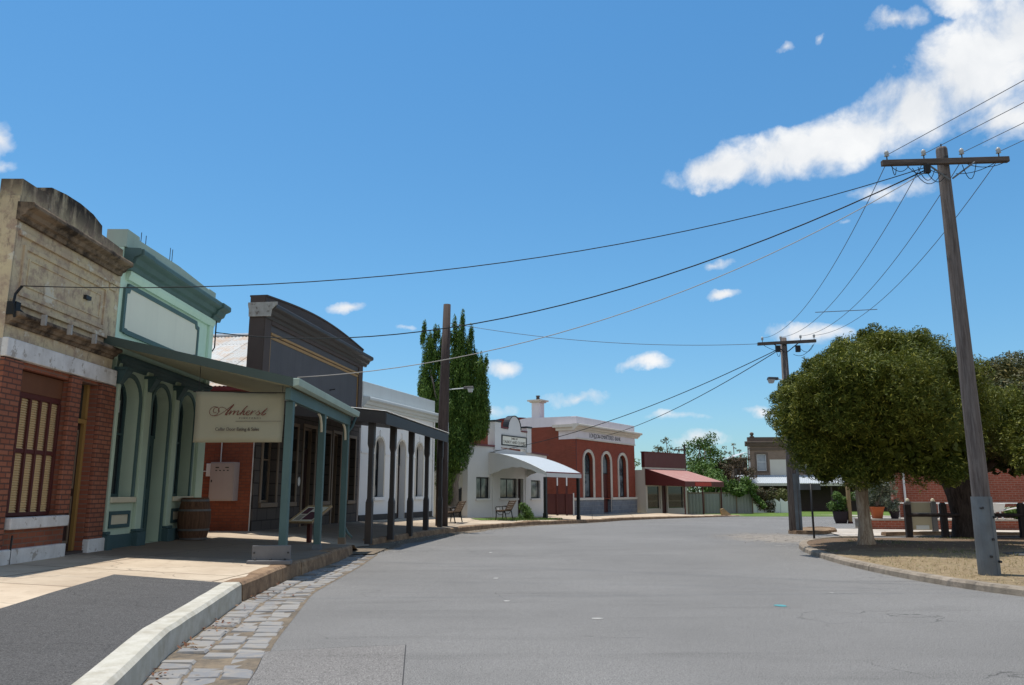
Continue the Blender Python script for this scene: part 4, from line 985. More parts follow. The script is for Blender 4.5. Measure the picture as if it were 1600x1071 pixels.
for a in (A6[0], A6[2]): window(b6, *a, .22, M['black_trim'], M['glass_blue'], .08)
window(b6, 3.78, 5.05, 2.7, 3.5, .58, .22, M['black_trim'], M['glass_blue'], rail=False, name='fanlight')
door(b6, 3.80, 5.03, .1, 2.7, .24, M['red_brown'], M['brass'])
MB().box(3.7, 5.13, -.5, .2, -.5, .08).build('door_step', M['bluestone'], b6, bevel=.01)
MB().box(-.05, L6 + .02, -.05, .3, 4.862, 5.62).box(-.05, .002, .3, 1.25, 4.862, 5.62).build('frieze', M['bank_white'], b6)
MB().box(-.07, L6 + .04, -.08, -.052, 4.862, 4.95).build('frieze_band', M['bank_cream'], b6)
mb = MB(); mb.prism_x(CORN(5.40, 5.82, .48), -.45, L6 + .5); mb.box(-.45, -.05, .0, 1.5, 5.62, 5.80).box(-.28, -.05, 0, 1.35, 5.42, 5.617); mb.build('cornice', M['bank_cream'], b6)
MB().box(-.04, L6, -.06, .34, 5.84, 6.34).build('parapet', M['bank_white'], b6, bevel=.02)
sp_ = [(.30, 5.72), (7.4, 5.72), (7.4, 5.88), (5.0, 5.90), (4.75, 6.0), (4.55, 6.22), (4.2, 6.32), (3.6, 6.42), (2.2, 6.36), (.30, 6.34)]
MB().add([(x, y, z) for x in (-.03, .3) for y, z in sp_], [tuple(range(len(sp_))), tuple(range(2 * len(sp_) - 1, len(sp_) - 1, -1))] + [(i, (i + 1) % len(sp_), len(sp_) + (i + 1) % len(sp_), len(sp_) + i) for i in range(len(sp_))]).build('side_parapet', M['bank_white'], b6)
ch = MB().box(.05, .68, 2.75, 3.38, 6.30, 7.42).build('chimney', M['bank_white'], b6, bevel=.015)
MB().box(-.05, .78, 2.65, 3.48, 7.42, 7.50).box(-.17, .90, 2.53, 3.60, 7.502, 7.60).build('chimney_cap', M['bank_cream'], ch)
MB().lathe([(.14, 0), (.11, .2), (.15, .3), (.12, .32)], (.37, 3.06, 7.6), 14).build('chimney_pot', M['umber'], ch)
MB().box(.0, .3, .3, 11, -.5, 5.72).build('side_wall', M['brick_bank_side'], b6)
body(b6, .3, L6 - .01, .3, 11, 5.6, M['brick_bank_side'])
MB().box(-.02, .04, -.015, .0, 1.1, 4.86).build('corner_pipe', M['red_brown'], b6)
text('LONDON CHARTERED BANK', .40, M['ink_dark'], b6, (4.3, -.056, 5.18), sx=.94, ext=.006)
# vaulted brick hall glimpsed behind
hl = empty('brick_hall', (.3, 58, 0), 0, 'brick hall with red curved iron roof glimpsed between poplar and office', 'hall')
vp = [(-3.4 * math.cos(PI * i / 20), 4.9 + 1.9 * math.sin(PI * i / 20)) for i in range(21)]
MB().prism_y([(-3.4, -.4)] + vp + [(3.4, -.4)], 0, .3).build('wall', M['brick_bank'], hl)
mb = MB(); mb.strip(vp, [(x * 1.05, z + .12) for x, z in vp], -.05, .35); mb.build('coping', M['red_trim'], hl)
MB().prism_y([(-3.3, -.4), (-3.3, 4.9)] + [(x * .97, z - .05) for x, z in vp] + [(3.3, -.4)], .3, 14).build('roof', M['roof_dome'], hl)

# --- 7 the dark red shop with the skillion awning
b7 = facade('red_shop', (9.9, 59), 45, 'dark red iron fronted shop with faded red sloping awning', 'shop')
L7 = 5.5
MB().wall([(0, -.6), (L7, -.6), (L7, 3.3), (0, 3.3)], [[(.2, .2), (.2, 1.95), (1.95, 1.95), (1.95, .2)], [(2.12, -.25), (2.12, 1.95), (2.82, 1.95), (2.82, -.25)], [(2.98, .2), (2.98, 1.95), (5.2, 1.95), (5.2, .2)]], 0, .25).build('wall', M['cream_render'], b7)
MB().box(-.05, L7 + .05, -.04, .25, 3.302, 4.38).build('parapet', M['shop_red'], b7)
MB().box(-.08, L7 + .08, -.07, .28, 4.382, 4.46).build('coping', M['shop_red_flat'], b7)
for x0, x1 in ((.2, 1.95), (2.98, 5.2)):
    w_ = window(b7, x0, x1, .2, 1.95, 0, .1, M['cream_render'], M['glass'], .06, rail=False)
    mb = MB()
    for r_ in range(2):
        n = int((x1 - x0) / .16)
        for k in range(n):
            x = x0 + .1 + (x1 - x0 - .2) * k / n; z = .36 + .5 * r_
            mb.strip([(x, z), (x, z + .38), (x + .11, z + .38), (x + .11, z), (x, z)], [(x - .015, z - .02), (x - .015, z + .41), (x + .125, z + .41), (x + .125, z - .02), (x - .015, z - .02)], .128, .138)
    mb.build('lattice', M['tan_frame'], w_)
door(b7, 2.14, 2.80, -.25, 1.93, .12, M['red_brown'], M['brass'])
for x0, x1 in ((-.02, .2), (L7 - .24, L7 + .03)): MB().box(x0, x1, -.05, -.0, -.5, 2.0).build('corner_board', M['cream_render'], b7)
body(b7, .01, L7 - .01, .25, 8, 3.1, M['cream_render'])
rfz = 3.18
a7 = corr_sheet((.0, -3.42, 2.22), (L7 - .2, -3.42, 2.22), (.0, -.05, rfz), (L7 - .2, -.05, rfz), 44, .014, M['roof_red'], b7, 'awning')
MB().box(-.02, L7 - .18, -3.46, -3.42, 1.84, 2.22).build('fascia', M['shop_red_flat'], a7)
MB().box(1.3, 3.5, -3.475, -3.462, 1.90, 2.17).build('sign_board', M['sign_red'], a7)
MB().add([(x, y, z) for x in (-.04, .0) for y, z in ((-3.44, 1.86), (-3.44, 2.23), (-.05, rfz + .02), (-.05, 1.97))], [(0, 1, 2, 3), (7, 6, 5, 4), (0, 4, 5, 1), (1, 5, 6, 2), (2, 6, 7, 3), (3, 7, 4, 0)]).build('end_panel', M['shop_red_flat'], a7)
for x in (.1, 2.5, 5.1): MB().box(x - .035, x + .035, -3.35, -3.28, -.5, 2.2).build('post', M['red_brown'], a7)
# rusty shed in the gap
sh = empty('iron_shed', (8.9, 62.2, 0), R(50), 'pale shed with rusty pink iron roof in gap beside the bank', 'shed')
MB().box(0, 3, .0, 3.5, -.5, 2.4).build('wall', M['cream_render'], sh)
corr_sheet((-.2, -.3, 2.5), (3.2, -.3, 2.5), (-.2, 3.6, 4.1), (3.2, 3.6, 4.1), 26, .015, M['roof_rust'], sh)
MB().box(1.0, 2.0, -.03, 0, -.4, 1.7).build('door', M['red_brown'], sh)

# --- hotel across the side street
ht = empty('brick_hotel', (22.5, 75, 0), R(-4), 'two storey brown brick hotel with pale verandah roof behind tree', 'hotel')
MB().wall([(0, -.5), (15, -.5), (15, 6.2), (0, 6.2)], [[(.75, 3.45), (.75, 5.0), (1.65, 5.0), (1.65, 3.45)], [(4.6, 3.45), (4.6, 5.0), (5.5, 5.0), (5.5, 3.45)], [(8.6, 3.45), (8.6, 5.0), (9.5, 5.0), (9.5, 3.45)]], 0, .3).build('wall', M['brick_brown'], ht)
MB().box(1.95, 4.3, -.03, .0, 2.9, 4.5).build('render_patch', M['cream_render'], ht)
for x in (.75, 4.6, 8.6):
    window(ht, x, x + .9, 3.45, 5.0, 0, .1, M['white'], M['blind'], .06)
    mb = MB(); rframe(mb, x, x + .9, 3.45, 5.0, .16, -.05, .0); mb.build('architrave', M['brown_trim'], ht)
mb = MB(); mb.prism_x(CORN(5.75, 6.2, .5), -.3, 15.3); mb.prism_x([(0, 5.4), (-.1, 5.4), (-.14, 5.55), (0, 5.55)], -.05, 15.05); mb.build('cornice', M['brown_trim'], ht)
MB().box(0, 15, -.02, .3, 6.217, 6.62).build('parapet', M['brown_trim'], ht)
for x in (.45, 3.4, 7, 11): MB().lathe([(.22, 0), (.22, .1), (.1, .15), (.2, .3), (.18, .42), (.06, .5)], (x, .15, 6.6), 14).build('finial', M['brown_trim'], ht)
MB().tube([(.06, -.08, 5.7), (.06, -.08, 3.0)], .05, 6).build('downpipe', M['white'], ht)
body(ht, 5.5, 14.99, .3, 10, 6.1, M['brick_brown'])
v_ = corr_sheet((-3.6, -3.4, 2.25), (19, -3.4, 2.25), (-2.0, -.02, 3.05), (19, -.02, 3.05), 120, .02, M['roof_zinc'], ht, 'verandah')
MB().box(-3.5, 19, -3.45, -3.40, 2.02, 2.25).build('fascia', M['cream_render'], v_)
for x in (-3.2, 0, 3.2, 6.4, 9.6, 12.8, 16, 18.8): MB().box(x - .07, x + .07, -3.3, -3.16, -.5, 2.25).build('post', M['umber'], v_)
MB().box(-3.4, 18.9, -.1, -.02, -.5, 2.3).build('shaded_wall', M['umber'], ht)  # dark sheet, the verandah's shade is put into its colour
corr_sheet((-1.5, .3, 4.72), (-1.5, 5, 4.72), (-.02, .3, 5.25), (-.02, 5, 5.25), 30, .02, M['roof_zinc'], ht, 'side_roof')
MB().box(-1.3, -.01, .6, 5, -.5, 4.7).build('side_wing', M['umber'], ht)

# --- brick hall on the right behind the trees
wr = empty('brick_wall_building', (15.9, 33.2, 0), R(-8), 'long red brick building behind the dark tree, with white downpipes', 'building')
MB().box(0, 22, 0, .3, -.4, 4.3).build('wall', M['brick_wall'], wr)
MB().box(-.1, 22, -.08, .35, 4.302, 4.5).build('coping', M['cream_render'], wr)
for x in (.45, 5.35): MB().tube([(x, -.07, .42), (x, -.07, 4.2)], .045, 8).build('downpipe', M['white'], wr)
body(wr, 8, 22, .3, 12, 4.2, M['brick_side'])
pf = MB().box(-1.6, 22, -1.9, -.002, -.4, .36).build('platform', M['kerb_grey'], wr)
MB().box(-1.65, 22, -1.95, -.002, .362, .42).build('platform_top', M['footpath_right'], pf)
MB().box(-1.58, 22, -1.915, -1.902, .0, .355).build('platform_face', M['brick_wall'], pf) 
mb = MB(); mb.tube([(-.3, -1.2, 1.02), (21, -1.2, 1.02)], .028, 6)
for k in range(15): x = -.2 + 1.5 * k; mb.tube([(x, -1.2, .42), (x, -1.2, 1.02)], .022, 6)
mb.build('handrail', M['white_enamel'], wr)
# ------------------------------------------------------------------ foliage
def leaves(name, P, Nn, L, W, mat, parent, tan=None, spread=.25):
    """many small diamond leaves; P points, Nn facing normals, L/W half sizes"""
    n = len(P); Nn = Nn / np.maximum(np.linalg.norm(Nn, axis=1, keepdims=True), 1e-6)
    T = RNG.normal(size=(n, 3)) if tan is None else tan + RNG.normal(size=(n, 3)) * spread
    T -= Nn * (T * Nn).sum(1, keepdims=True); T /= np.maximum(np.linalg.norm(T, axis=1, keepdims=True), 1e-6)
    B = np.cross(Nn, T); s = RNG.uniform(.65, 1.3, (n, 1))
    L = np.asarray(L, float).reshape(-1, 1); W = np.asarray(W, float).reshape(-1, 1)
    V = np.stack([P - T * L * s, P + B * W * s, P + T * L * s, P - B * W * s], 1).reshape(-1, 3)
    me = bpy.data.meshes.new(name); me.vertices.add(4 * n); me.vertices.foreach_set('co', V.astype(np.float32).ravel())
    me.loops.add(4 * n); me.loops.foreach_set('vertex_index', np.arange(4 * n, dtype=np.int32))
    me.polygons.add(n); me.polygons.foreach_set('loop_start', np.arange(0, 4 * n, 4, dtype=np.int32)); me.polygons.foreach_set('loop_total', np.full(n, 4, dtype=np.int32))
    me.update(calc_edges=True); me.materials.append(mat)
    o = bpy.data.objects.new(name, me); C.objects.link(o)
    if parent: o.parent = parent
    return o
def sph(n):
    v = RNG.normal(size=(n, 3)); return v / np.linalg.norm(v, axis=1, keepdims=True)
def clump_points(clumps, dens, fill=.35, up=.35):
    Ps, Ns = [], []
    for c, r in clumps:
        r = np.array(r if hasattr(r, '__len__') else (r, r, r), float)
        n = max(8, int(dens * (r[0] * r[1] + r[1] * r[2] + r[0] * r[2]) / 3 * 4 * PI))
        d = sph(n); k = 1 - fill * RNG.random((n, 1)) ** 2 + RNG.normal(size=(n, 1)) * .045
        Ps.append(np.array(c) + d * r * k); Ns.append(d + np.array([0, 0, up]) + RNG.normal(size=(n, 3)) * .55)
    return np.concatenate(Ps), np.concatenate(Ns)
def limb(mb, a, b, r0, r1, bend=.15, n=6, sides=8):
    a, b = Vector(a), Vector(b); d = (b - a).length
    o = Vector((random.uniform(-1, 1), random.uniform(-1, 1), 0)) * bend * d
    mb.tube([a.lerp(b, i / n) + o * math.sin(PI * i / n) for i in range(n + 1)], [r0 + (r1 - r0) * i / n for i in range(n + 1)], sides, True, .06)

def bark(name, c1, c2, sc_=(7, 7, 1.2)):
    m, t, b = new_mat(name); n = t.noise(t.coord('Object', sc_), 2.2, 7, .7, .5)
    finish(t, b, t.mix(t.ramp(n, [(.38, 0.0), (.62, 1.0)]), c1, c2), .95, n, .9, .03, 0, .1); return m
M['bark_pale'] = bark('pale_bark', (.22, .15, .10), (.42, .34, .26))
M['bark_dark'] = bark('dark_bark', (.03, .022, .018), (.075, .055, .045))
M['bark_grey'] = bark('grey_bark', (.16, .13, .11), (.26, .22, .19))
M['leaf_wattle'] = leafmat('olive_leaf', (.078, .106, .013), (.15, .162, .018), (.32, .31, .055), 1.4, .10)
M['leaf_dark'] = leafmat('dark_olive_leaf', (.04, .055, .013), (.12, .10, .022), (.22, .17, .05), .8, .06)
M['leaf_poplar'] = leafmat('poplar_leaf', (.048, .105, .014), (.10, .17, .024), (.17, .25, .045), .7, .12)
M['leaf_green'] = leafmat('fresh_leaf', (.06, .12, .02), (.11, .19, .035), (.17, .26, .06), .4, .12)
M['leaf_bronze'] = leafmat('bronze_leaf', (.09, .055, .03), (.05, .06, .022), (.17, .11, .06), .4, .1)
M['leaf_gum'] = leafmat('gum_leaf', (.085, .10, .05), (.13, .125, .06), (.20, .18, .1), .5, .1)
M['leaf_grey'] = leafmat('silver_leaf', (.22, .25, .17), (.14, .17, .10), (.36, .38, .28), 2, .15)
M['leaf_bush'] = leafmat('bush_leaf', (.10, .13, .04), (.17, .17, .06), (.26, .24, .09), .7, .15)
M['leaf_dead'] = leafmat('fallen_leaf', (.22, .09, .05), (.16, .08, .04), (.30, .17, .09), 3, .2)
M['core'] = paint('shaded_foliage_core', (.008, .011, .004), rough=1)

# the clipped, mop-headed wattle on the verge
wt = empty('wattle_tree', (8.95, 20.3, .17), 0, 'round olive green tree with lumpy crown and pale trunk on the verge', 'tree')
mb = MB(); mb.tube([(0, 0, -.2), (0, 0, .12), (.0, .01, .5), (-.02, .02, 1.1), (.0, .0, 1.6), (.05, 0, 2.1)], [.27, .20, .155, .145, .15, .14], 12, True, .07)
for a in range(6):
    t = a * PI / 3 + .4; limb(mb, (.05 * math.cos(t), .05 * math.sin(t), 1.65), (.5 + 1.6 * math.cos(t), 1.6 * math.sin(t), 3.2 + .5 * (a % 2)), .11, .03)
mb.build('trunk', M['bark_pale'], wt, smooth=True)
LOBES = [(-2.26, -1.35, 2.8, 0.51), (-2.06, -1.51, 3.26, 0.6), (-1.93, -1.86, 3.56, 0.53), (-1.53, -2.63, 3.86, 0.56), (-0.97, -1.8, 4.23, 0.62), (-0.18, -1.43, 4.57, 0.49), (0.33, -1.57, 4.56, 0.56), (0.78, -1.91, 4.42, 0.61), (1.45, -2.14, 3.93, 0.58), (1.94, -1.63, 3.23, 0.55), (2.12, -0.84, 2.48, 0.43), (-1.44, -1.21, 2.55, 0.57), (-1.06, -2.26, 3.17, 0.65), (-0.32, -3.05, 3.63, 0.82), (0.49, -2.58, 2.99, 0.69), (-0.24, -1.16, 2.3, 0.66), (-1.95, -1.32, 2.16, 0.47), (1.84, -1.02, 2.1, 0.44), (-0.96, -1.39, 1.75, 0.41), (0.78, -1.2, 1.97, 0.53), (-0.25, -0.74, 1.72, 0.36), (-1.4, -0.86, 1.73, 0.27), (1.41, -1.33, 1.72, 0.32), (-1.49, -2.31, 3.16, 0.56), (-1.03, -2.85, 3.77, 0.56), (-0.29, -2.58, 3.06, 0.57), (-1.24, -0.1, 2.62, 0.63), (-0.52, 1.1, 2.58, 0.67), (-0.44, -0.19, 3.38, 0.67), (0.34, 1.63, 3.4, 0.72), (0.51, -0.15, 3.94, 0.87), (1.37, 0.86, 4.0, 0.94), (1.23, -0.46, 3.18, 0.78), (2.14, 0.86, 3.18, 0.75), (0.03, -0.61, 2.36, 0.68), (0.85, 1.01, 2.3, 0.71), (-1.76, -0.01, 3.41, 0.61), (-1.09, 1.13, 3.43, 0.59), (-1.51, -0.33, 3.77, 0.54), (-0.81, 0.94, 3.82, 0.58), (-1.0, -0.11, 4.13, 0.63), (-0.26, 0.88, 4.21, 0.7), (-0.44, -0.68, 4.53, 0.61), (0.34, 1.34, 4.64, 0.73), (0.19, -0.48, 4.82, 0.58), (1.02, 1.29, 4.95, 0.56), (0.62, -0.5, 4.77, 0.55), (1.49, 0.91, 4.9, 0.6), (1.31, -0.2, 4.69, 0.69), (2.23, 0.98, 4.81, 0.61), (1.89, 0.04, 4.13, 0.63), (2.86, 1.17, 4.21, 0.64), (2.23, -0.27, 3.35, 0.54), (3.22, 1.21, 3.36, 0.55), (4.1, -0.3, 2.6, 0.7), (4.0, 0.6, 3.3, 0.8), (3.8, -0.8, 2.1, 0.5)]
cc = np.array([.62, -.5, 3.1]); Ps, Ns, Ps2 = [], [], []
for k, (x, y, z, r) in enumerate(LOBES):
    x += .16
    n = int(5200 * r * r * 2.3); d = sph(n)
    bump = .92 + .22 * np.sin(d[:, :1] * 7 + k) * np.sin(d[:, 1:2] * 8 + 2 * k) + .13 * np.sin(d[:, 2:] * 9 + 1.3 * k) * np.sin(d[:, :1] * 6 - k)
    q = bump * (1.05 - .30 * RNG.random((n, 1)) ** 2.2 + .05 * RNG.normal(size=(n, 1)))
    d3 = sph(240); Ps2.append(np.array([x, y, z]) + d3 * r * RNG.uniform(.3, .62, (240, 1)))
    Ps.append(np.array([x, y, z]) + d * r * q)
    for _ in range(5):      # tufts standing out of the lobe
        u_ = sph(1)[0]; u_[2] = abs(u_[2]) * .9 + .05; rt = random.uniform(.13, .24); dd = sph(420)
        Ps.append(np.array([x, y, z]) + u_ * r * random.uniform(.92, 1.06) + dd * rt * (1 - .5 * RNG.random((420, 1)) ** 2)); Ns.append(dd + np.array([0, 0, .5]) + RNG.normal(size=(420, 3)) * .5)
    Ns.append(d * 1.1 + np.array([0, 0, .45]) + RNG.normal(size=(n, 3)) * .5)
P, Nn = np.concatenate(Ps), np.concatenate(Ns)
cl = []
for k in range(0):
    g = (k + .5) / 74; ph = math.acos(1 - 2 * g * .80); th = k * 2.39996
    d = np.array([math.sin(ph) * math.cos(th), math.sin(ph) * math.sin(th), math.cos(ph)])
    rr = np.array([2.52, 2.3, 2.06 if d[2] > 0 else 1.75]) * random.uniform(.88, 1.05)
    r = random.uniform(.42, .78); cl.append((cc + d * rr, (r, r, r * .95)))
for k in range(0):
    th = k * 2.4; q = random.uniform(.3, 2.5); cl.append((cc + np.array([q * math.cos(th), q * math.sin(th) * .9, -1.25 + .15 * math.sin(k * 3.7) + .12 * q * (k % 2)]), (.5, .5, .32)))
P2 = cc + sph(16000) * np.array([2.0, 1.9, 1.45]) * RNG.uniform(.6, 1, (16000, 1)); P2[:, 2] = np.maximum(P2[:, 2], cc[2] - 1.25)
P2 = np.concatenate([P2] + Ps2); kc = len(P2); P = np.concatenate([P, P2]); Nn = np.concatenate([Nn, sph(kc)])
k = len(P) - kc; leaves('crown', P, Nn, np.concatenate([np.full(k, .05), np.full(kc, .11)]), np.concatenate([np.full(k, .0105), np.full(kc, .06)]), M['leaf_wattle'], wt)
# the big dark tree by the rail fence
dk = empty('spreading_tree', (13.8, 24.35, .1), 0, 'dark spreading tree with thick black trunk beside the rail fence', 'tree')
mb = MB(); mb.tube([(.15, 0, -.2), (.12, 0, .1), (.05, 0, .6), (-.05, 0, 1.3), (-.25, .05, 2.0)], [.62, .50, .43, .44, .40], 14, True, .09)
for a, b in (((-.1, 0, 1.5), (-1.1, .2, 3.0)), ((0, 0, 1.4), (.9, .4, 3.2)), ((0, .1, 1.6), (.1, .8, 3.8)), ((.1, -.1, 1.5), (1.6, -.6, 2.8)), ((.4, 0, 1.9), (3.0, .4, 3.4))): limb(mb, a, b, .24, .07)
mb.build('trunk', M['bark_dark'], dk, smooth=True)
cl = []; cc = np.array([2.05, .7, 3.6])
for k in range(64):
    g = (k + .5) / 64; ph = math.acos(1 - 2 * g * .82); th = k * 2.39996
    d = np.array([math.sin(ph) * math.cos(th), math.sin(ph) * math.sin(th), math.cos(ph)])
    r = random.uniform(.5, .9); cl.append((cc + d * np.array([3.3, 2.7, 1.75]) * random.uniform(.85, 1.08), (r * 1.1, r, r * .75)))
P, Nn = clump_points(cl, 330, .4)
P2 = cc + sph(14000) * np.array([3.3, 2.6, 1.7]) * RNG.uniform(.4, 1, (14000, 1)); P = np.concatenate([P, P2]); Nn = np.concatenate([Nn, sph(14000)])
k = len(P) - 14000; leaves('crown', P, Nn, np.concatenate([np.full(k, .06), np.full(14000, .14)]), np.concatenate([np.full(k, .02), np.full(14000, .07)]), M['leaf_dark'], dk)
# upright poplar with several flame-like tops
pp = empty('poplar_tree', (-2.9, 39.3, .1), 0, 'tall dark green poplar with upright columns of leaves beside white building', 'tree')
mb = MB(); mb.tube([(0, 0, -.3), (0, 0, 2.5), (.05, 0, 6)], [.3, .25, .1], 10)
for x, y, z in ((-1.4, 0, 8), (.6, .3, 9), (1.1, -.2, 7), (-.3, -.3, 9)): limb(mb, (0, 0, 1.2), (x, y, z), .15, .03, .05)
mb.build('trunk', M['bark_grey'], pp, smooth=True)
cols = [(-1.45, .0, 4.2, 9.75, .36), (-1.12, .1, 5.0, 9.6, .30), (-1.35, -.2, 3.6, 7.2, .55), (-.75, -.1, 3.0, 6.6, .55), (-.62, .2, 4.5, 9.1, .33), (.0, .0, 3.5, 10.05, .45), (.33, -.1, 4.5, 10.3, .42), (.72, .15, 4.0, 9.6, .42), (.45, -.3, 3.2, 8.6, .55),
        (1.1, -.1, 4.2, 8.3, .5), (1.45, .1, 4.6, 8.1, .36), (1.05, -.2, 3.9, 6.0, .5), (.1, -.5, 2.6, 5.6, .75), (-.2, -.4, 1.9, 6.8, .6), (-.3, .3, 1.4, 4.6, .6), (1.50, .0, 4.4, 6.2, .32), (-1.2, .1, 2.6, 5.8, .62), (-.75, -.3, 3.5, 7.4, .5), (-.3, -.4, 1.0, 3.4, .4), (-.5, .1, 4.8, 8.0, .45)]
cl = []; 
for x, y, z0, z1, r in cols:
    n = max(3, int((z1 - z0) / .55))
    for k in range(n):
        t = (k + .5) / n; rr = .86 * r * (math.sin(PI * min(1, .22 + t * .78)) ** .7) * random.uniform(.75, 1.2) + .05
        cl.append((np.array([x + random.uniform(-.14, .14), y + random.uniform(-.14, .14), z0 + (z1 - z0) * t]), (rr, rr, .62)))
    for k in range(int(r * 12)):
        t = random.uniform(.15, .95); a = random.uniform(0, 2 * PI); q = r * (1.05 - .35 * t)
        cl.append((np.array([x + q * math.cos(a), y + q * math.sin(a), z0 + (z1 - z0) * t]), (.13, .13, .5)))
P, Nn = clump_points(cl, 400, .45, .1)
Pc = np.concatenate([np.array(c) + sph(60) * np.array(r) * RNG.uniform(.1, .6, (60, 1)) for c, r in cl]); k, kc = len(P), len(Pc)
P = np.concatenate([P, Pc]); Nn = np.concatenate([Nn, sph(kc)])
leaves('crown', P, Nn, np.concatenate([np.full(k, .07), np.full(kc, .12)]), np.concatenate([np.full(k, .017), np.full(kc, .05)]), M['leaf_poplar'], pp, np.tile(np.array([[0, 0, 1.0]]), (len(P), 1)), .45)

def tree(name, loc, h, rad, mat, bk, label, group, n=26, dens=60, leaf=(.13, .055), trunk_h=.35, flat=.8, thin=False, lean=0):
    t = empty(name, loc, random.uniform(0, 6), label, 'tree', group)
    mb = MB(); mb.tube([(0, 0, -.4), (lean * .2, 0, h * trunk_h), (lean, 0, h * .75)], [.05 + h * .025, h * .02, h * .008], 8)
    cl = []
    for k in range(n):
        g = (k + .5) / n; ph = math.acos(1 - 2 * g * .85); th = k * 2.39996 + random.uniform(-.3, .3)
        d = np.array([math.sin(ph) * math.cos(th), math.sin(ph) * math.sin(th), math.cos(ph)])
        z0 = h * (trunk_h + (1 - trunk_h) * .45); hz = h * (1 - trunk_h) * .5
        c = np.array([lean, 0, z0]) + d * np.array([rad * .8, rad * .8, hz * .85]) * random.uniform(.6, 1.05); r = rad * random.uniform(.2, .38) * (.6 if thin else 1)
        cl.append((c, (r, r, r * flat)))
        if k % 3 == 0: limb(mb, (lean * .2, 0, h * trunk_h * .9), tuple(c), h * .012, h * .004)
    mb.build('trunk', bk, t, smooth=True)
    P, Nn = clump_points(cl, dens, .6)
    leaves('crown', P, Nn, leaf[0], leaf[1], mat, t); return t
FG = 'trees behind the red shop'
tree('gum_tree', (15.0, 78, -.3), 7.6, 2.4, M['leaf_gum'], M['bark_grey'], 'sparse spindly gum tree seen above the red shop parapet', FG, 18, 16, (.16, .06), .4, .6, True)
tree('garden_tree', (18.0, 73.5, -.3), 7.6, 2.3, M['leaf_green'], M['bark_grey'], 'tallest leafy tree behind the grey fence with bluish green crown', FG, 30, 26, trunk_h=.2)
tree('garden_tree', (16.9, 70, -.3), 5.0, 2.1, M['leaf_green'], M['bark_grey'], 'bright green bushy tree just behind the red shop awning', FG, 26, 30, trunk_h=.1)
tree('garden_tree', (20.3, 72.5, -.3), 6.0, 2.2, M['leaf_bronze'], M['bark_grey'], 'bronze leaved tree between the green trees and the hotel', FG, 24, 24, trunk_h=.2)
tree('garden_tree', (19.2, 73.0, -.3), 5.0, 1.9, M['leaf_bronze'], M['bark_grey'], 'low bronze tree in front of the taller green crown', FG, 22, 26, trunk_h=.15)
tree('gum_tree', (28.0, 100, -.3), 8.6, 2.0, M['leaf_gum'], M['bark_grey'], 'thin gum tree with bare twigs left of the hotel cornice', FG, 12, 14, (.16, .06), .5, .5, True)
tree('garden_tree', (17.4, 67.8, -.3), 4.0, 1.6, M['leaf_green'], M['bark_grey'], 'small leafy tree drooping over the right end of the fence', FG, 22, 34, trunk_h=.1)
tree('garden_tree', (11.5, 84, -.3), 7.0, 2.2, M['leaf_green'], M['bark_grey'], 'green tree just showing beside the bank cornice', FG, 14, 22)
# creeper hanging over the fence
vn = empty('creeper', (18.6, 64.9, -.25), 0, 'bright green creeper hanging over the grey fence', 'creeper')
cl = [((random.gauss(0, .7), random.gauss(0, .25), random.uniform(1.5, 2.7)), (.45, .4, .35)) for _ in range(14)] + [((.8 + .25 * k, -.25, 1.75 - .28 * k), (.26, .2, .24)) for k in range(5)]
P, Nn = clump_points(cl, 90, .5); leaves('foliage', P, Nn, .12, .06, M['leaf_green'], vn)
mb = MB(); limb(mb, (0, .2, -.2), (.2, 0, 2.0), .06, .03); mb.build('stem', M['bark_grey'], vn)
# bushes by the scalloped fence
def bush(name, loc, clumps, mat, label, dens=90, leaf=(.11, .04), group=None):
    b = empty(name, loc, 0, label, 'bush', group); P, Nn = clump_points(clumps, dens, .55); leaves('foliage', P, Nn, *leaf, mat, b)
    mb = MB()
    for k in range(5): c = clumps[k * (len(clumps) - 1) // 4][0]; limb(mb, (random.uniform(-.1, .1), 0, -.1), tuple(c), .035, .012)
    mb.build('stem', M['bark_grey'], b); return b
bush('garden_bush', (21.7, 69.6, -.25), [((random.uniform(-3.0, 3.2), random.uniform(-.6, .6), random.uniform(.7, 2.5) * (1 - .04 * abs(k - 14))), (.65, .55, .42)) for k in range(30)], M['leaf_bush'], 'wide grey-green bush behind the white scalloped fence', 60)
bush('garden_bush', (21.3, 67.5, -.25), [((random.gauss(0, .6), random.uniform(-.3, .3), random.uniform(.3, 2.2)), (.4, .4, .5)) for k in range(16)], M['leaf_bronze'], 'reddish bush spilling over the white scalloped fence', 80)
bush('verge_shrub', (.75, 37.9, .1), [((random.gauss(0, .2), random.gauss(0, .15), random.uniform(.12, .85)), (.17, .17, .2)) for k in range(16)], M['leaf_green'], 'small green shrub beside the bench in front of the office', 420, (.05, .018))
bush('grass_tussock', (19.75, 31.1, .42), [((random.gauss(0, .3), random.gauss(0, .1), random.uniform(.08, .34)), (.22, .15, .16)) for k in range(14)], M['leaf_green'], 'tussock of green grass on the platform beside the white wheelbarrow', 500, (.12, .012))

# ------------------------------------------------------------------ street furniture
# barrel
br = empty('wine_barrel', (-7.33, 18.45, .38), .4, 'weathered wine barrel standing by the last arched window', 'barrel')
zz = [i / 10 for i in range(11)]; BR = lambda z: .285 + .075 * math.sin(PI * z)
MB().lathe([(.02, .03)] + [(BR(z), .95 * z) for z in zz] + [(BR(1) - .03, .95), (BR(1) - .03, .91), (.02, .91)], n=30).build('staves', M['barrel_wood'], br, smooth=False)
for z in (.03, .24, .70, .93): MB().lathe([(BR(z) + .002, .95 * z - .02), (BR(z) + .008, .95 * z - .02), (BR(z + .03) + .008, .95 * z + .025), (BR(z + .03) + .002, .95 * z + .025)], n=30).build('hoop', M['hoop'], br)
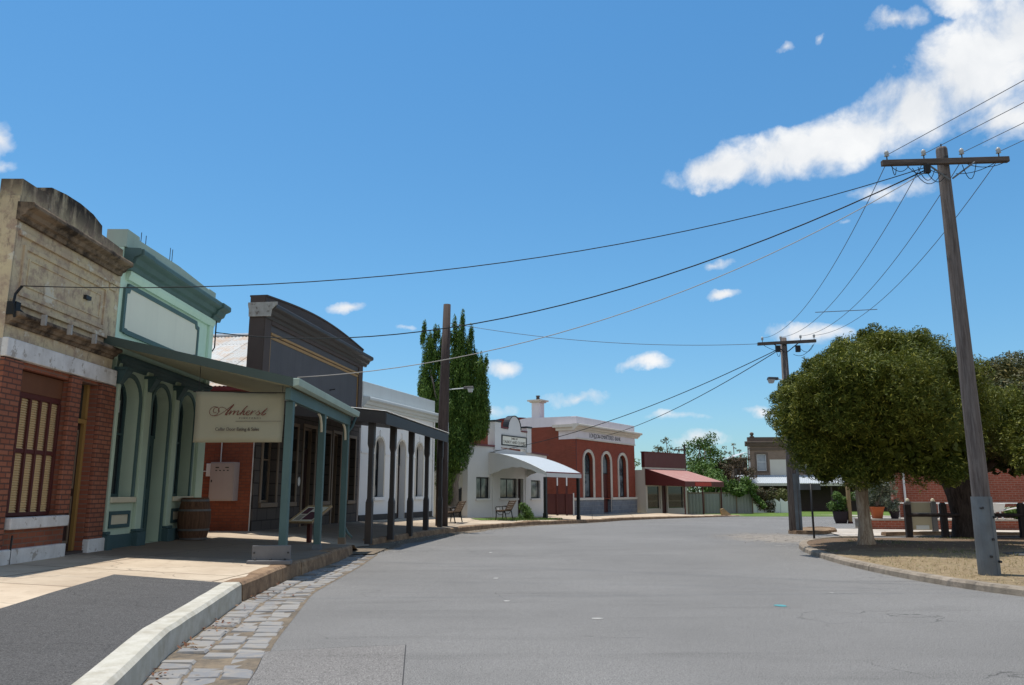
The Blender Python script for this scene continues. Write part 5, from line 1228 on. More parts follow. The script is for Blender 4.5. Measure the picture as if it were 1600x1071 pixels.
# interpretive board
ib = empty('interpretive_board', (-4.86, 19.25, .27), R(-24), 'slanted interpretive panel on short post under green verandah', 'information board')
MB().box(-.05, .05, -.04, .04, 0, .62).build('post', M['red_brown'], ib, bevel=.004)
def slope(mb, x0, x1, t0, t1, w0, w1, ang=R(26), z=.66):
    ca, sa = math.cos(ang), math.sin(ang); pts = []
    for w in (w0, w1):
        for x, t in ((x0, t0), (x1, t0), (x1, t1), (x0, t1)): pts.append((x, t * ca - w * sa, z + t * sa + w * ca))
    return mb.hexa(pts)
mb = MB(); slope(mb, -.36, .36, -.42, .42, -.03, .0); fr = mb.build('board', M['tan_frame'], ib)
mb = MB(); slope(mb, -.36, .36, -.42, -.37, .002, .02); slope(mb, -.36, .36, .37, .42, .002, .02); slope(mb, -.36, -.31, -.37, .37, .002, .02); slope(mb, .31, .36, -.37, .37, .002, .02); mb.build('frame', M['post_wood'], fr)
mb = MB(); slope(mb, -.31, .31, -.37, .37, .002, .008); mb.build('panel', M['cream'], fr)
mb = MB(); slope(mb, -.05, .26, -.28, .1, .009, .012); slope(mb, -.27, -.09, .0, .3, .009, .012); mb.build('printed_picture', M['red_brown'], fr)
mb = MB()
for k in range(6): slope(mb, -.26, -.09, -.3 + .045 * k, -.28 + .045 * k, .009, .012)
mb.build('printed_text', M['ink_grey'], fr)
# low tin board at the kerb
tb = empty('low_board', (-4.1, 13.75, .25), R(7), 'low grey weathered board on a bolted foot at the kerb by the first post', 'board')
MB().box(-.32, .32, -.03, .03, .07, .31).build('board', M['tin_board'], tb, bevel=.008)
MB().box(-.38, .34, -.14, .10, .0, .07).build('foot', M['tin_board'], tb, bevel=.012)
mb = MB()
for x in (-.25, 0, .24): mb.lathe([(.022, 0), (.022, .02), (.01, .026)], (x, -.085, .07), 10)
for x in (-.28, .28): mb.tube([(x, -.03, .19), (x, -.045, .19)], .015, 8)
mb.build('bolt', M['metal_dark'], tb)
# benches
def bench(loc, rz, label):
    b = empty('garden_bench', loc, rz, label, 'bench', 'garden benches along the kerb')
    Ln = .68
    for s in (-1, 1):
        x = s * Ln; mb = MB()
        mb.tube([(x, -.10, 0), (x, -.06, .2), (x, -.02, .40)], .024, 6).tube([(x, .40, 0), (x, .37, .2), (x, .38, .41)], .024, 6)
        mb.tube([(x, .38, .41), (x, .2, .38), (x, -.02, .40), (x, -.13, .62), (x, -.22, .84), (x, -.26, .86)], .022, 6)
        mb.tube([(x, -.11, .60), (x, .15, .62), (x, .36, .60), (x, .40, .55), (x, .37, .41)], .022, 6)
        mb.tube([(x, -.02, .40), (x, .1, .25), (x, .25, .25), (x, .38, .40)], .014, 5)
        e = mb.build('iron_end', M['iron_black'], b, smooth=True)
        MB().tube([(x - .012, .28, .50), (x + .012, .28, .50)], .045, 12).build('roundel', M['white_enamel'], e)
    for k in range(5):
        y = .03 + .085 * k; MB().box(-Ln - .05, Ln + .05, y - .032, y + .032, .395 + .02 * abs(k - 2) / 2, .422 + .02 * abs(k - 2) / 2).build('seat_slat', M['bench_wood'], b)
    for k in range(5):
        t = k / 4; y, z = -.045 - .19 * t, .48 + .34 * t
        MB().hexa([(-Ln - .05, y - .014, z - .03), (Ln + .05, y - .014, z - .03), (Ln + .05, y + .014, z - .035), (-Ln - .05, y + .014, z - .035), (-Ln - .05, y - .03, z + .03), (Ln + .05, y - .03, z + .03), (Ln + .05, y - .002, z + .035), (-Ln - .05, y - .002, z + .035)]).build('back_slat', M['bench_wood'], b)
    return b
bn = bench((-2.25, 32.4, path_z(-2.25, 32.4)), R(90 - 8), 'slatted iron bench beside the dark pole in front of the poplar')
b2n = copy_tree(bn); b2n.location = (-.20, 36.3, path_z(-.2, 36.3) + .02); b2n.rotation_euler = (0, 0, R(90 - 12)); b2n['label'] = 'slatted iron bench beside the small shrub in front of the office'
# gates and fences
gt = empty('side_gate', (-3.05, 40.4, .1), R(8), 'dark grey sheet gate between poplar and office', 'gate')
MB().box(-.62, .42, 0, .05, .05, 1.52).build('panel', M['metal_dark'], gt); mb = MB(); mb.box(-.72, -.62, -.03, .08, -.2, 1.7).box(.42, .50, -.03, .08, -.2, 1.58); mb.build('post', M['metal_dark'], gt)
g2 = empty('timber_gate', (3.25, 49.6, .0), R(10), 'low dark red gate with white topped posts between office and bank', 'gate')
MB().box(-1.35, .55, 0, .05, .1, 1.35).build('panel', M['red_brown'], g2)
for x in (-.45, .15):
    p = MB().box(x - .06, x + .06, -.09, -.002, -.1, 2.35).build('post', M['red_brown'], g2); MB().box(x - .04, x + .04, -.10, -.09, 1.85, 2.35).build('white_top', M['white'], p)
MB().box(.58, .64, -.02, .05, -.1, 1.4).build('frame', M['white_grey'], g2)
cf = empty('iron_fence', (14.0, 63.6, -.25), R(15), 'plain grey iron fence right of the red shop', 'fence')
mb = MB(); n = 120; vs = [(5.9 * i / n, .03 * math.sin(i * PI / 3), z) for z in (-.2, 1.68) for i in range(n + 1)]
mb.add(vs, [(i, i + 1, n + 2 + i, n + 1 + i) for i in range(n)]).build('sheet', M['fence_grey'], cf, smooth=True, fix=False)
for k in range(5): MB().box(1.45 * k - .04, 1.45 * k + .04, -.09, -.035, -.2, 1.74).build('post', M['tan_frame'], cf)
MB().box(0, 5.9, -.034, -.030, 1.6, 1.70).build('rail', M['tan_frame'], cf)
sf = empty('scalloped_fence', (19.75, 67.4, -.25), R(0), 'low white fence with scalloped tops at the edge of lawn', 'fence')
for k in range(4):
    x0 = .98 * k; top = [(x0 + .03 + .92 * i / 12, .92 + .30 * (abs(i - 6) / 6.) ** 1.6 * (1 if k % 2 else -1) + (0 if k % 2 else .24)) for i in range(13)]
    MB().prism_y([(x0 + .03, -.1)] + top + [(x0 + .95, -.1)], 0, .05).build('panel', M['white'], sf); MB().box(x0 - .03, x0 + .028, -.03, .08, -.1, 1.0).build('post', M['white_grey'], sf)
MB().box(3.92, 3.99, -.03, .08, -.1, 1.02).build('post', M['white_grey'], sf)
# kerb-side stump
st = empty('timber_offcut', (15.35, 57.4, -.24), .3, 'pale leaning timber offcut on the edge of the lawn', 'timber')
MB().hexa([(-.3, -.1, 0), (.5, -.12, 0), (.5, .12, 0), (-.3, .12, 0), (-.42, -.08, .5), (-.2, -.08, .55), (-.2, .08, .55), (-.42, .08, .5)]).build('block', M['post_wood'], st)
# rail fence on the right
rl = empty('rail_fence', (12.1, 24.45, .08), R(-9.5), 'dark post and rail fence behind the verge', 'fence')
for k, x in enumerate((0, 1.02, 3.2, 5.4, 7.6, 9.8)):
    MB().box(x - .085, x + .085, -.085, .085, -.3, 1.0).hexa([(x - .085, -.085, 1.0), (x + .085, -.085, 1.0), (x + .085, .085, 1.0), (x - .085, .085, 1.0), (x - .05, -.05, 1.06), (x + .05, -.05, 1.06), (x + .05, .05, 1.06), (x - .05, .05, 1.06)]).build('post', M['rail_wood'], rl)
mb = MB(); mb.tube([(-.02, -.06, .69), (9.9, -.06, .72)], .055, 8); mb.build('rail', M['rail_wood'], rl)
# back of the information sign
ns = empty('notice_sign', (14.55, 28.4, .02), R(-6), 'cream notice board seen from behind between two white topped posts', 'sign')
MB().box(-.33, .33, 0, .05, .12, 1.06).build('board', M['board_cream'], ns); MB().box(-.34, .34, -.03, 0, .66, .71).build('cross_rail', M['white_grey'], ns); MB().box(-.22, .22, -.02, -.001, .14, .28).build('label_plate', M['white_grey'], ns)
MB().box(-.36, .36, -.005, .055, 1.061, 1.09).build('top_rail', M['cream_render'], ns)
for x in (-.43, .43):
    p = MB().box(x - .08, x + .08, -.06, .10, -.1, 1.10).build('post', M['tin_board'], ns); MB().lathe([(.06, 0), (.07, .04), (.05, .1), (.01, .12)], (x, .02, 1.10), 10).build('post_cap', M['cream'], p)
# pots and planters
def pot(name, loc, prof, mat, n, label, cl, lm, dens, leaf, cat='pot plant'):
    p = empty(name, loc, R(-10), label, cat); o = MB().lathe(prof, n=n).build('pot', mat, p); o.rotation_euler = (0, 0, PI / 4 if n == 4 else 0)
    P, Nn = clump_points(cl, dens, .6); leaves('foliage', P, Nn, *leaf, lm, p)
    mb = MB()
    for k in range(6): c = cl[k * (len(cl) - 1) // 5][0]; limb(mb, (random.uniform(-.05, .05), 0, prof[-2][1] - .05), tuple(c), .02, .008)
    mb.build('stem', M['bark_grey'], p); return p
pot('potted_shrub', (14.62, 32.0, .42), [(.22, 0), (.31, .40), (.34, .40), (.34, .46), (.28, .46), (.27, .40)], M['terracotta'], 4, 'silvery shrub in a square terracotta pot on the platform', [((random.gauss(0, .32), random.gauss(0, .2), random.uniform(.55, 1.85)), (.22, .2, .26)) for _ in range(26)], M['leaf_grey'], 260, (.07, .018))
pot('potted_shrub', (15.25, 31.85, .42), [(.13, 0), (.19, .28), (.21, .28), (.21, .32), (.17, .32), (.16, .28)], M['plastic_black'], 16, 'small leafy plant in dark pot beside the terracotta pot', [((random.gauss(0, .14), random.gauss(0, .1), random.uniform(.32, .7)), (.14, .14, .16)) for _ in range(12)], M['leaf_grey'], 330, (.06, .02))
pot('barrel_planter', (17.35, 42.2, -.2), [(.26, 0), (.36, .3), (.38, .52), (.40, .66), (.36, .66), (.34, .58)], M['plastic_black'], 18, 'dark half barrel planter with green plant beside a timber post', [((random.gauss(0, .28), random.gauss(0, .2), random.uniform(.75, 1.5)), (.25, .22, .24)) for _ in range(14)], M['leaf_green'], 160, (.08, .03), 'planter')
for x, y, lb in ((17.75, 42.0, 'yellowish timber post beside the half barrel planter'), (19.1, 43.0, 'yellowish timber post just left of the pale tree trunk')):
    q = empty('timber_post', (x, y, -.22), 0, lb, 'post', 'timber posts by the side street'); MB().box(-.085, .085, -.085, .085, -.1, 2.35).build('shaft', M['post_wood'], q, bevel=.01); MB().box(-.10, .10, -.10, .10, -.05, .16).build('shoe', M['red_brown'], q)
# white wheelbarrow
wb = empty('wheelbarrow', (18.75, 31.1, .42), R(-8), 'white wooden wheelbarrow on the platform behind the leaning pole', 'wheelbarrow')
mb = MB(); mb.hexa([(-.38, -.22, .34), (.26, -.22, .30), (.26, .22, .30), (-.38, .22, .34), (-.50, -.30, .66), (.34, -.30, .60), (.34, .30, .60), (-.50, .30, .66)])
mb.box(-.50, -.30, -.27, .27, .66, .74); mb.build('tray', M['wheelbarrow'], wb, bevel=.015)
for s in (-1, 1):
    MB().tube([(-.62, .1 * s, .2), (.1, .2 * s, .31), (.6, .28 * s, .42), (.72, .29 * s, .44)], .028, 6).build('handle', M['wheelbarrow'], wb); MB().tube([(.12, .22 * s, .32), (.22, .25 * s, 0)], .03, 6).build('leg', M['wheelbarrow'], wb); MB().tube([(-.2, .2 * s, .34), (-.14, .22 * s, .02)], .03, 6).build('leg', M['wheelbarrow'], wb)
w = MB().lathe([(.03, -.03), (.19, -.025), (.19, .025), (.03, .03)], n=20).build('wheel', M['wheelbarrow'], wb); w.rotation_euler = (PI / 2, 0, 0); w.location = (-.62, 0, .2)
# street sign at the corner
ss = empty('street_sign', (8.95, 23.8, .1), R(6), 'thin grey sign post at the tip of the verge', 'sign')
MB().tube([(0, 0, -.2), (0, 0, 1.62)], .032, 8).build('post', M['metal_dark'], ss, smooth=True); MB().box(-.34, .30, -.02, .02, 1.42, 1.60).build('blade', M['steel'], ss)

# ------------------------------------------------------------------ power poles
def insulator(parent, x, y, z, s=1):
    i = MB().lathe([(.012 * s, 0), (.012 * s, .07 * s)], (x, y, z), 8).build('insulator_pin', M['metal_dark'], parent)
    MB().lathe([(.02 * s, .0), (.05 * s, .01 * s), (.03 * s, .04 * s), (.045 * s, .06 * s), (.04 * s, .10 * s), (.015 * s, .13 * s)], (x, y, z + .07 * s), 12).build('insulator', M['porcelain'], i, smooth=True)
PG = 'timber power poles'
pr_ = empty('power_pole', (7.78, 13.2, .1), 0, 'nearest tall timber power pole with crossarm and grey steel foot on the verge', 'power pole', PG)
MB().tube([(0, 0, -.5), (0, 0, 1.0), (-.01, 0, 4), (-.02, 0, 7.42), (-.02, 0, 7.46)], [.15, .14, .12, .096, .085], 16, True, .02).build('shaft', M['pole_wood'], pr_, smooth=True)
mb = MB(); mb.tube([(0, 0, -.3), (0, 0, .7), (0, 0, 1.28)], [.166, .162, .156], 20); sl = mb.build('steel_foot', M['steel'], pr_)
mb = MB()
for x, z in ((-.10, 1.1), (.08, .95), (-.04, .33), (.1, .25), (.02, .6)): mb.tube([(x, -.12, z), (x, -.185, z)], .02, 8)
mb.build('bolt', M['metal_dark'], sl)
mb = MB(); mb.tube([(.05, -.155, .0), (.05, -.15, 1.25)], .014, 6); mb.build('foot_seam', M['steel'], sl)
CA = R(1.5)
xa = MB().hexa([(-1.20, -.20, 7.05), (1.06, -.20, 7.12), (1.06, -.11, 7.12), (-1.20, -.11, 7.05), (-1.20, -.20, 7.15), (1.06, -.20, 7.22), (1.06, -.11, 7.22), (-1.20, -.11, 7.15)]).build('crossarm', M['beam_wood'], pr_, bevel=.008)
INX = [-1.10, -.44, .24, .90]
for x in INX: insulator(xa, x, -.155, 7.16 + (x + 1.2) * .031, .9)
mb = MB(); mb.tube([(-.42, -.21, 7.06), (-.02, -.14, 6.80)], .016, 6).tube([(.42, -.21, 7.10), (.04, -.14, 6.82)], .016, 6); mb.build('brace', M['steel'], pr_)
MB().box(-.49, -.40, -.27, -.19, 6.88, 7.04).build('fuse_box', M['cable'], pr_, bevel=.008)
MB().tube([(-.02, 0, 7.45), (-.02, 0, 7.54)], .012, 6).build('top_spike', M['metal_dark'], pr_)
MB().box(-.045, .01, -.125, -.11, 7.18, 7.26).build('pole_tag', M['metal_dark'], pr_)
def sagline(a, b, sag, n=10): return [tuple(Vector(a).lerp(Vector(b), i / n) - Vector((0, 0, sag * 4 * (i / n) * (1 - i / n)))) for i in range(n + 1)]
mb = MB()
for a, b, s in (((-1.08, -.2, 7.05), (-.75, -.22, 7.03), .12), ((-1.05, -.2, 7.03), (-1.0, -.25, 6.98), .16), ((-.8, -.2, 7.06), (-.45, -.25, 6.9), .1), ((-.45, -.24, 6.88), (-.1, -.14, 6.85), .13), ((-.6, -.22, 7.0), (-.3, -.2, 6.95), .22), ((-.7, -.22, 6.98), (-.2, -.2, 6.88), .24), ((.1, -.16, 6.9), (.8, -.18, 7.1), .06), ((.2, -.2, 7.05), (.45, -.2, 7.08), .28), ((.3, -.2, 7.06), (1.0, -.2, 7.12), .08), ((-.5, -.2, 7.05), (-.05, -.14, 6.9), .05)):
    mb.tube(sagline(a, b, s, 8), .0065, 5)
mb.build('jumper_cable', M['cable'], pr_)

pl_ = empty('power_pole', (-2.62, 29.75, .15), 0, 'dark plain timber pole through the verandah end carrying a street lamp', 'power pole', PG)
MB().tube([(0, 0, -.4), (0, 0, 3), (.04, 0, 6), (.08, 0, 8.52)], [.235, .215, .175, .14], 16, True, .02).build('shaft', M['pole_dark'], pl_, smooth=True)
def lamp(parent, p, q, flip=1):
    a = MB().tube([p, q], .022, 6).build('lamp_arm', M['white_grey'], parent)
    x, y, z = q; d = flip
    h = MB().hexa([(x - .05 * d, y - .09, z - .04), (x + .34 * d, y - .12, z - .02), (x + .34 * d, y + .12, z - .02), (x - .05 * d, y + .09, z - .04), (x - .05 * d, y - .05, z + .06), (x + .32 * d, y - .07, z + .07), (x + .32 * d, y + .07, z + .07), (x - .05 * d, y + .05, z + .06)]).build('lamp_head', M['metal_dark'], a, bevel=.012)
    MB().hexa([(x + .14 * d, y - .07, z - .16), (x + .28 * d, y - .07, z - .16), (x + .28 * d, y + .07, z - .16), (x + .14 * d, y + .07, z - .16), (x + .09 * d, y - .1, z - .03), (x + .32 * d, y - .1, z - .021), (x + .32 * d, y + .1, z - .021), (x + .09 * d, y + .1, z - .03)]).build('lamp_lens', M['porcelain'], a)
lamp(pl_, (.2, 0, 5.17), (.82, -.05, 5.22), 1)
MB().tube([(.2, -.05, 3.9), (.2, -.05, .3)], .014, 5).build('conduit', M['white_grey'], pl_)
p2 = empty('power_pole', (10.07, 28.55, .1), 0, 'farther timber power pole with crossarm and street lamp on the small traffic island', 'power pole', PG)
MB().tube([(0, 0, -.3), (.02, 0, 3), (.04, 0, 7.0)], [.20, .165, .115], 14, True, .02).build('shaft', M['pole_wood'], p2, smooth=True)
MB().box(.10, .24, -.13, .13, -.2, 2.4).box(-.02, .10, -.2, -.16, -.2, 2.0).build('steel_stub', M['steel'], p2, bevel=.01)
x2 = MB().hexa([(-.98, -.22, 6.68), (1.18, -.22, 6.80), (1.18, -.12, 6.80), (-.98, -.12, 6.68), (-.98, -.22, 6.79), (1.18, -.22, 6.91), (1.18, -.12, 6.91), (-.98, -.12, 6.79)]).build('crossarm', M['beam_wood'], p2)
IN2 = [-.80, -.12, .62, 1.12]
for x in IN2: insulator(x2, x, -.17, 6.80 + (x + .98) * .055, 1.0)
mb = MB(); mb.tube([(-.4, -.23, 6.72), (.0, -.13, 6.45)], .02, 6).tube([(.5, -.23, 6.76), (.08, -.13, 6.42)], .02, 6); mb.build('brace', M['metal_dark'], p2)
for x in (-.28, .46): MB().box(x - .08, x + .08, -.34, -.2, 6.42, 6.66).build('fuse_box', M['cable'], p2, bevel=.015)
mb = MB()
for a, b, s in (((-.35, -.3, 6.44), (-.2, -.3, 6.44), .2), ((.5, -.3, 6.6), (1.1, -.2, 6.75), .25), ((.3, -.2, 6.35), (1.05, -.2, 6.7), .2), ((-.8, -.2, 6.7), (-.1, -.15, 6.45), .05)): mb.tube(sagline(a, b, s, 8), .009, 5)
mb.build('jumper_cable', M['cable'], p2)
lamp(p2, (-.10, -.05, 5.42), (-.32, -.06, 5.45), -1)
ap = empty('aerial_mast', (14.9, 68, -.3), 0, 'small dark mast with side arm rising behind the red shop', 'mast')
MB().tube([(0, 0, 0), (0, 0, 5.75)], .09, 8).build('mast', M['pole_dark'], ap); mb = MB(); mb.tube([(-1.1, 0, 5.35), (.05, 0, 5.38)], .05, 6).tube([(-.9, 0, 4.3), (-.5, 0, 5.3)], .025, 5); mb.build('arm', M['pole_dark'], ap)

# ------------------------------------------------------------------ wires
def wire(label, a, b, sag, r, mat, n=24, group='overhead wires', name='overhead_wire'):
    o = MB().tube(sagline(a, b, sag, n), r, 5).build(name, mat); o.data.shade_smooth()
    return tag(o, label, 'wire', group)
PX = lambda x, z=7.27: (7.78 + x, 13.2 - .155, .1 + z + (x + 1.2) * .031 - .02)
P2X = lambda x: (10.07 + x, 28.55 - .17, .1 + 6.95 + (x + .98) * .055)
names4 = ('leftmost', 'second from the left', 'third from the left', 'rightmost')
for k, (xa_, xb) in enumerate(zip(INX, IN2)):
    a, b = PX(xa_), P2X(xb); wire('%s of the four thin wires running between the crossarms' % names4[k], (a[0], a[1] + .0, a[2] - .12), b, .75, .007, M['wire'])
for k, xa_ in enumerate(INX):
    a = PX(xa_); wire('%s of the four thin wires leaving the near crossarm towards the upper right' % ('topmost', 'second from top', 'third from top', 'lowest')[k], a, (a[0] + 10.2 - .1 * k, -29.5, a[2] + .3), .5, .006, M['wire'])
sb_ = MB().tube([(8.05, 20.2, 6.22 - .08), (9.70, 20.2, 6.30 - .08)], .01, 5).build('wire_spreader', M['wire']); tag(sb_, 'thin spreader bar holding the four wires apart between the poles', 'spreader')
HUB = (7.35, 13.02, 7.08)
wire('highest service cable from the near crossarm to the sooty parapet shop', (7.30, 13.02, 7.10), tuple(b1.matrix_basis @ Vector((.02, -.15, 4.55))), .68, .0085, M['cable'])
wire('thick black service cable from the near crossarm to the mint shop corner', (7.33, 13.02, 7.06), tuple(b2.matrix_basis @ Vector((4.70, -.10, 5.5))), 1.15, .013, M['cable'])
wire('lowest service cable from the near crossarm to the green verandah corner', (7.36, 13.02, 7.05), (-3.9, 14.05, 3.5), .78, .008, M['cable_pale'])
wire('thin wire between the top of the dark pole and the farther crossarm', (-2.55, 29.75, 7.95), (9.2, 28.4, 6.85), .35, .010, M['wire'])
wire('cable from the farther pole down to the council office', (9.75, 28.3, 6.6), tuple(b5.matrix_basis @ Vector((2.25, -.15, 3.6))), .5, .016, M['cable'])
wire('cable from the farther pole down to the bank frieze', (9.75, 28.3, 6.55), tuple(b6.matrix_basis @ Vector((2.4, -.1, 5.0))), .45, .016, M['cable'])

# ------------------------------------------------------------------ small ground cover
n = 16000; P = np.zeros((n, 3)); P[:, 0] = 6.85 + 9 * RNG.random(n) ** 1.3; P[:, 1] = RNG.uniform(10, 22.5, n)
keep = [(x > interp(y, [q[1] for q in RK[:15]], [q[0] for q in RK[:15]]) + .25) and not (16.1 < y + (x - 10.3) * .11 < 17.7 and x > 10.3) and RNG.random() < (.8 if y < 16.8 else .05) for x, y, _ in P]
P = P[np.array(keep)]; P[:, 2] = [verge_z(x, y) + .018 for x, y, _ in P]
M['leaf_straw'] = leafmat('dry_grass_blade', (.46, .36, .19), (.55, .44, .26), (.30, .30, .12), 2, .12)
Nn = RNG.normal(size=P.shape); Nn[:, 2] *= .4
o = leaves('dry_grass', P, Nn, .032, .004, M['leaf_straw'], None, np.tile(np.array([[0, 0, 1.0]]), (len(P), 1)), .9); tag(o, kind='stuff', label='short dry straw-coloured grass on the verge', cat='grass')
n = 2600; P = np.zeros((n, 3)); P[:, 1] = RNG.uniform(16, 24, n); P[:, 0] = [interp(y, [q[1] for q in RK[:15]], [q[0] for q in RK[:15]]) + .3 + 5 * RNG.random() for y in P[:, 1]]
m_ = np.array([math.sin(x * 2.1) + math.sin(y * 1.7 + x) > .9 for x, y, _ in P]); P = P[m_]; P[:, 2] = [verge_z(x, y) + .02 for x, y, _ in P]; Nn = RNG.normal(size=P.shape); Nn[:, 2] *= .4
o = leaves('green_grass', P, Nn, .045, .006, M['leaf_bush'], None, np.tile(np.array([[0, 0, 1.0]]), (len(P), 1)), .7); tag(o, kind='stuff', label='patchy green grass under the wattle tree', cat='grass')
n = 5000; P = np.zeros((n, 3)); P[:, 0] = RNG.uniform(-1.6, 2.6, n); P[:, 1] = RNG.uniform(35.4, 42, n); P = P[np.array([-.9 < (x - interp(y, KY, KX)) + .9 < .7 for x, y, _ in P])]
P[:, 2] = [path_z(x, y) + .05 for x, y, _ in P]; Nn = RNG.normal(size=P.shape); Nn[:, 2] *= .4
o = leaves('green_grass', P, Nn, .06, .009, M['leaf_green'], None, np.tile(np.array([[0, 0, 1.0]]), (len(P), 1)), .6); tag(o, kind='stuff', label='green grass strip in front of the council office', cat='grass')
n = 260; P = np.zeros((n, 3)); P[:, 1] = RNG.uniform(5, 13, n); P[:, 0] = [interp(y, KY, KX) + .02 + .12 * abs(RNG.normal()) + (.5 * RNG.random() if RNG.random() < .15 else 0) for y in P[:, 1]]
m_ = np.array([math.sin(y * 5) + math.sin(y * 2.3) > -.2 for y in P[:, 1]]); P = P[m_]; P[:, 2] = .025; Nn = RNG.normal(size=P.shape) * .35 + np.array([0, 0, 1])
o = leaves('leaf_litter', P, Nn, .028, .013, M['leaf_dead'], None); tag(o, kind='stuff', label='dead brown leaves gathered in the cobbled gutter', cat='leaves')

n = 2600; P = np.zeros((n, 3)); k = n // 6
P[:k, 0] = 8.7 + RNG.normal(size=k) * 1.0; P[:k, 1] = 25.6 + RNG.normal(size=k) * 1.6
P[k:, 1] = RNG.uniform(19, 36, n - k); P[k:, 0] = [interp(y, KY, KX) + .05 + .45 * abs(RNG.normal()) for y in P[k:, 1]]
P[:, 2] = .022; Nn = RNG.normal(size=P.shape) * .5 + np.array([0, 0, 1])
M['pebble'] = leafmat('pebble', (.34, .28, .21), (.22, .18, .14), (.5, .45, .38), 3, .2)
o = leaves('gravel', P, Nn, .013, .010, M['pebble'], None); tag(o, kind='stuff', label='loose gravel and grit along the road edges', cat='gravel')

# ------------------------------------------------------------------ light, sky, camera
EL, AZ = R(78.5), R(-47)
w = bpy.data.worlds.new('World'); sc.world = w; w.use_nodes = True
t = NT(w.node_tree); bg = w.node_tree.nodes['Background']
sky = t.add('ShaderNodeTexSky'); sky.sky_type = 'NISHITA'; sky.sun_disc = False; sky.sun_elevation = EL; sky.sun_rotation = AZ
sky.air_density = 1.0; sky.dust_density = .35; sky.ozone_density = 2.2; sky.altitude = 250
tc = t.n.new('ShaderNodeTexCoord').outputs['Generated']; sp3 = t.add('ShaderNodeSeparateXYZ'); t.link(tc, sp3.inputs[0])
az = t.math('ARCTAN2', sp3.outputs[0], sp3.outputs[1]); el = t.math('ARCSINE', sp3.outputs[2])
cmb = t.add('ShaderNodeCombineXYZ'); t.link(az, cmb.inputs[0]); t.link(el, cmb.inputs[1]); AE = cmb.outputs[0]
wn_ = t.add('ShaderNodeTexNoise', i_Scale=7.0); wn_.inputs['Detail'].default_value = 6; wn_.inputs['Roughness'].default_value = .6; t.link(AE, wn_.inputs['Vector'])
off = t.add('ShaderNodeVectorMath', operation='SUBTRACT'); t.link(wn_.outputs['Color'], off.inputs[0]); off.inputs[1].default_value = (.5, .5, .5)
off2 = t.add('ShaderNodeVectorMath', operation='SCALE'); t.link(off.outputs[0], off2.inputs[0]); off2.inputs['Scale'].default_value = .07
AW = t.add('ShaderNodeVectorMath', operation='ADD'); t.link(AE, AW.inputs[0]); t.link(off2.outputs[0], AW.inputs[1])
CLOUDS = [(0.2802, 0.3957, 0.0791, 0.0286, -0.015, 0.95), (0.3558, 0.3981, 0.1068, 0.0381, 0.003, 1.0), (0.4357, 0.4072, 0.1031, 0.0452, 0.129, 1.0), (0.5092, 0.4306, 0.0869, 0.0532, 0.374, 1.0), (0.5753, 0.4524, 0.084, 0.0616, 0.444, 1.0), (0.6251, 0.4714, 0.0623, 0.0769, 0.467, 1.0), (0.4974, 0.5167, 0.0433, 0.017, -0.109, 0.65), (0.5671, 0.5199, 0.0503, 0.018, -0.436, 0.55), (0.5916, 0.4017, 0.0698, 0.0326, 0.033, 0.75), (0.472, 0.3347, 0.0589, 0.0137, -0.019, 0.45), (0.3557, 0.5304, 0.0202, 0.0083, 0.064, 0.47300000000000003), (0.4059, 0.5353, 0.0112, 0.0073, 0.469, 0.34400000000000003), (-0.2129, 0.2258, 0.0356, 0.0109, 0.096, 0.645), (-0.1495, 0.2024, 0.0213, 0.0063, 0.028, 0.47300000000000003), (-0.0124, 0.1506, 0.0365, 0.0135, 0.069, 0.645), (0.1685, 0.1558, 0.0441, 0.0133, 0.041, 0.6880000000000001), (0.0821, 0.1151, 0.053, 0.0142, 0.058, 0.6880000000000001), (0.2761, 0.2493, 0.025, 0.0092, -0.017, 0.602), (0.2662, 0.287, 0.0268, 0.0069, 0.061, 0.43), (0.4232, 0.3034, 0.0157, 0.0072, -0.13, 0.43), (0.367, 0.1837, 0.0608, 0.0164, -0.128, 0.774), (0.3047, 0.0985, 0.0268, 0.0098, 0.022, 0.645), (0.5804, 0.1352, 0.015, 0.0094, -0.088, 0.645), (-0.6099, 0.3739, 0.0205, 0.0291, 0.039, 0.645), (-0.6033, 0.3437, 0.0245, 0.009, 0.212, 0.43), (0.232, 0.0618, 0.0459, 0.0122, -0.016, 0.43), (-0.0328, 0.104, 0.0493, 0.0111, 0.001, 0.387), (0.106, 0.0841, 0.0483, 0.0094, -0.011, 0.387), (0.2099, 0.0899, 0.0428, 0.0077, -0.021, 0.387)]
acc = None
for (a_, e_, ra, re, rot, wgt) in CLOUDS:
    mp = t.add('ShaderNodeMapping', vector_type='TEXTURE'); mp.inputs['Location'].default_value = (a_, e_, 0); mp.inputs['Rotation'].default_value = (0, 0, rot); mp.inputs['Scale'].default_value = (ra, re, 1)
    t.link(AW.outputs[0], mp.inputs[0]); ln = t.add('ShaderNodeVectorMath', operation='LENGTH'); t.link(mp.outputs[0], ln.inputs[0])
    k = t.math('MULTIPLY', t.math('SUBTRACT', 1.0, ln.outputs['Value'], True), wgt)
    acc = k if acc is None else t.math('MAXIMUM', acc, k)
nz1 = t.noise(AE, 13, 10, .6, .25); nz2 = t.noise(AE, 5, 4, .5)
dens = t.math('ADD', t.math('MULTIPLY', acc, 1.6), t.math('MULTIPLY', t.math('SUBTRACT', nz1, .52), 3.0))
dens = t.math('MULTIPLY', dens, t.ramp(acc, [(.0, 0.0), (.12, 1.0)]))
mask = t.ramp(dens, [(.02, 0.0), (.35, .35), (.75, .85), (1.0, 1.0)])
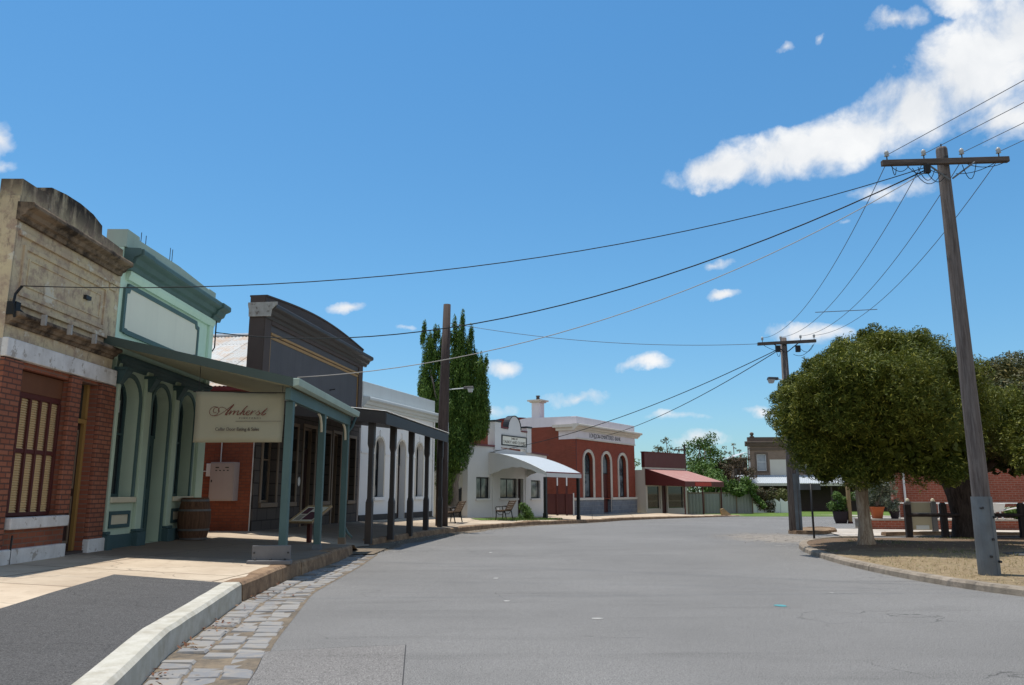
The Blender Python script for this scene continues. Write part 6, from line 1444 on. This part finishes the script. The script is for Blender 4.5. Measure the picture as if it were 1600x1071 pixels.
# bright clouds added out of view, beside and behind, to fill the shaded fronts
fld = t.noise(tc, 3.2, 8, .6, .2)
away = t.ramp(t.math('MULTIPLY', sp3.outputs[1], .5), [(.0, 1.0), (.22, 1.0), (.30, 0.0)]) if False else t.ramp(t.math('ADD', t.math('MULTIPLY', sp3.outputs[1], -.5), .5), [(.22, 0.0), (.36, 1.0)])
low = t.ramp(sp3.outputs[2], [(.02, .0), (.10, 1.0), (.55, 1.0), (.78, 0.0)])
fm = t.math('MULTIPLY', t.math('MULTIPLY', t.ramp(fld, [(.40, 0.0), (.48, .8), (.60, 1.0)]), away), low)
mask = t.math('MAXIMUM', mask, fm)
shade = t.math('ADD', t.math('MULTIPLY', nz2, .5), t.math('MULTIPLY', nz1, .5))
ccol = t.mix(t.ramp(shade, [(.36, 0.0), (.6, 1.0)]), (5.6, 5.9, 6.3), (7.3, 7.4, 7.5))
skc = t.mix(1.0, sky.outputs[0], t.ramp(t.math('MULTIPLY', el, 1 / 1.5), [(.0, (.55, .74, .84)), (.06, (.60, .86, .98)), (.17, (.60, 1.0, 1.12)), (.38, (.56, 1.06, 1.24))]), 'MULTIPLY')
t.link(t.mix(mask, skc, ccol), bg.inputs['Color']); bg.inputs['Strength'].default_value = .13
ld = bpy.data.lights.new('sun', 'SUN'); ld.energy = 5.0; ld.angle = R(.53); ld.color = (1, .955, .88)
lo = bpy.data.objects.new('sun', ld); C.objects.link(lo); lo.location = (-10, 10, 40)
dv = Vector((-math.sin(AZ) * math.cos(EL), -math.cos(AZ) * math.cos(EL), -math.sin(EL))); lo.rotation_euler = dv.to_track_quat('-Z', 'Y').to_euler()
cam = bpy.data.cameras.new('camera'); cam.sensor_width = 36; cam.lens = 1220 / 1600 * 36; cam.clip_end = 4000; cam.clip_start = .05
co = bpy.data.objects.new('camera', cam); C.objects.link(co); co.location = (0, 0, 1.45); co.rotation_euler = (R(90 + 10.858), 0, 0); sc.camera = co
sc.view_settings.view_transform = 'Standard'; sc.view_settings.look = 'None'; sc.view_settings.exposure = 0; sc.view_settings.gamma = 1
sc.cycles.max_bounces = 8; sc.cycles.diffuse_bounces = 6; sc.cycles.use_denoising = True
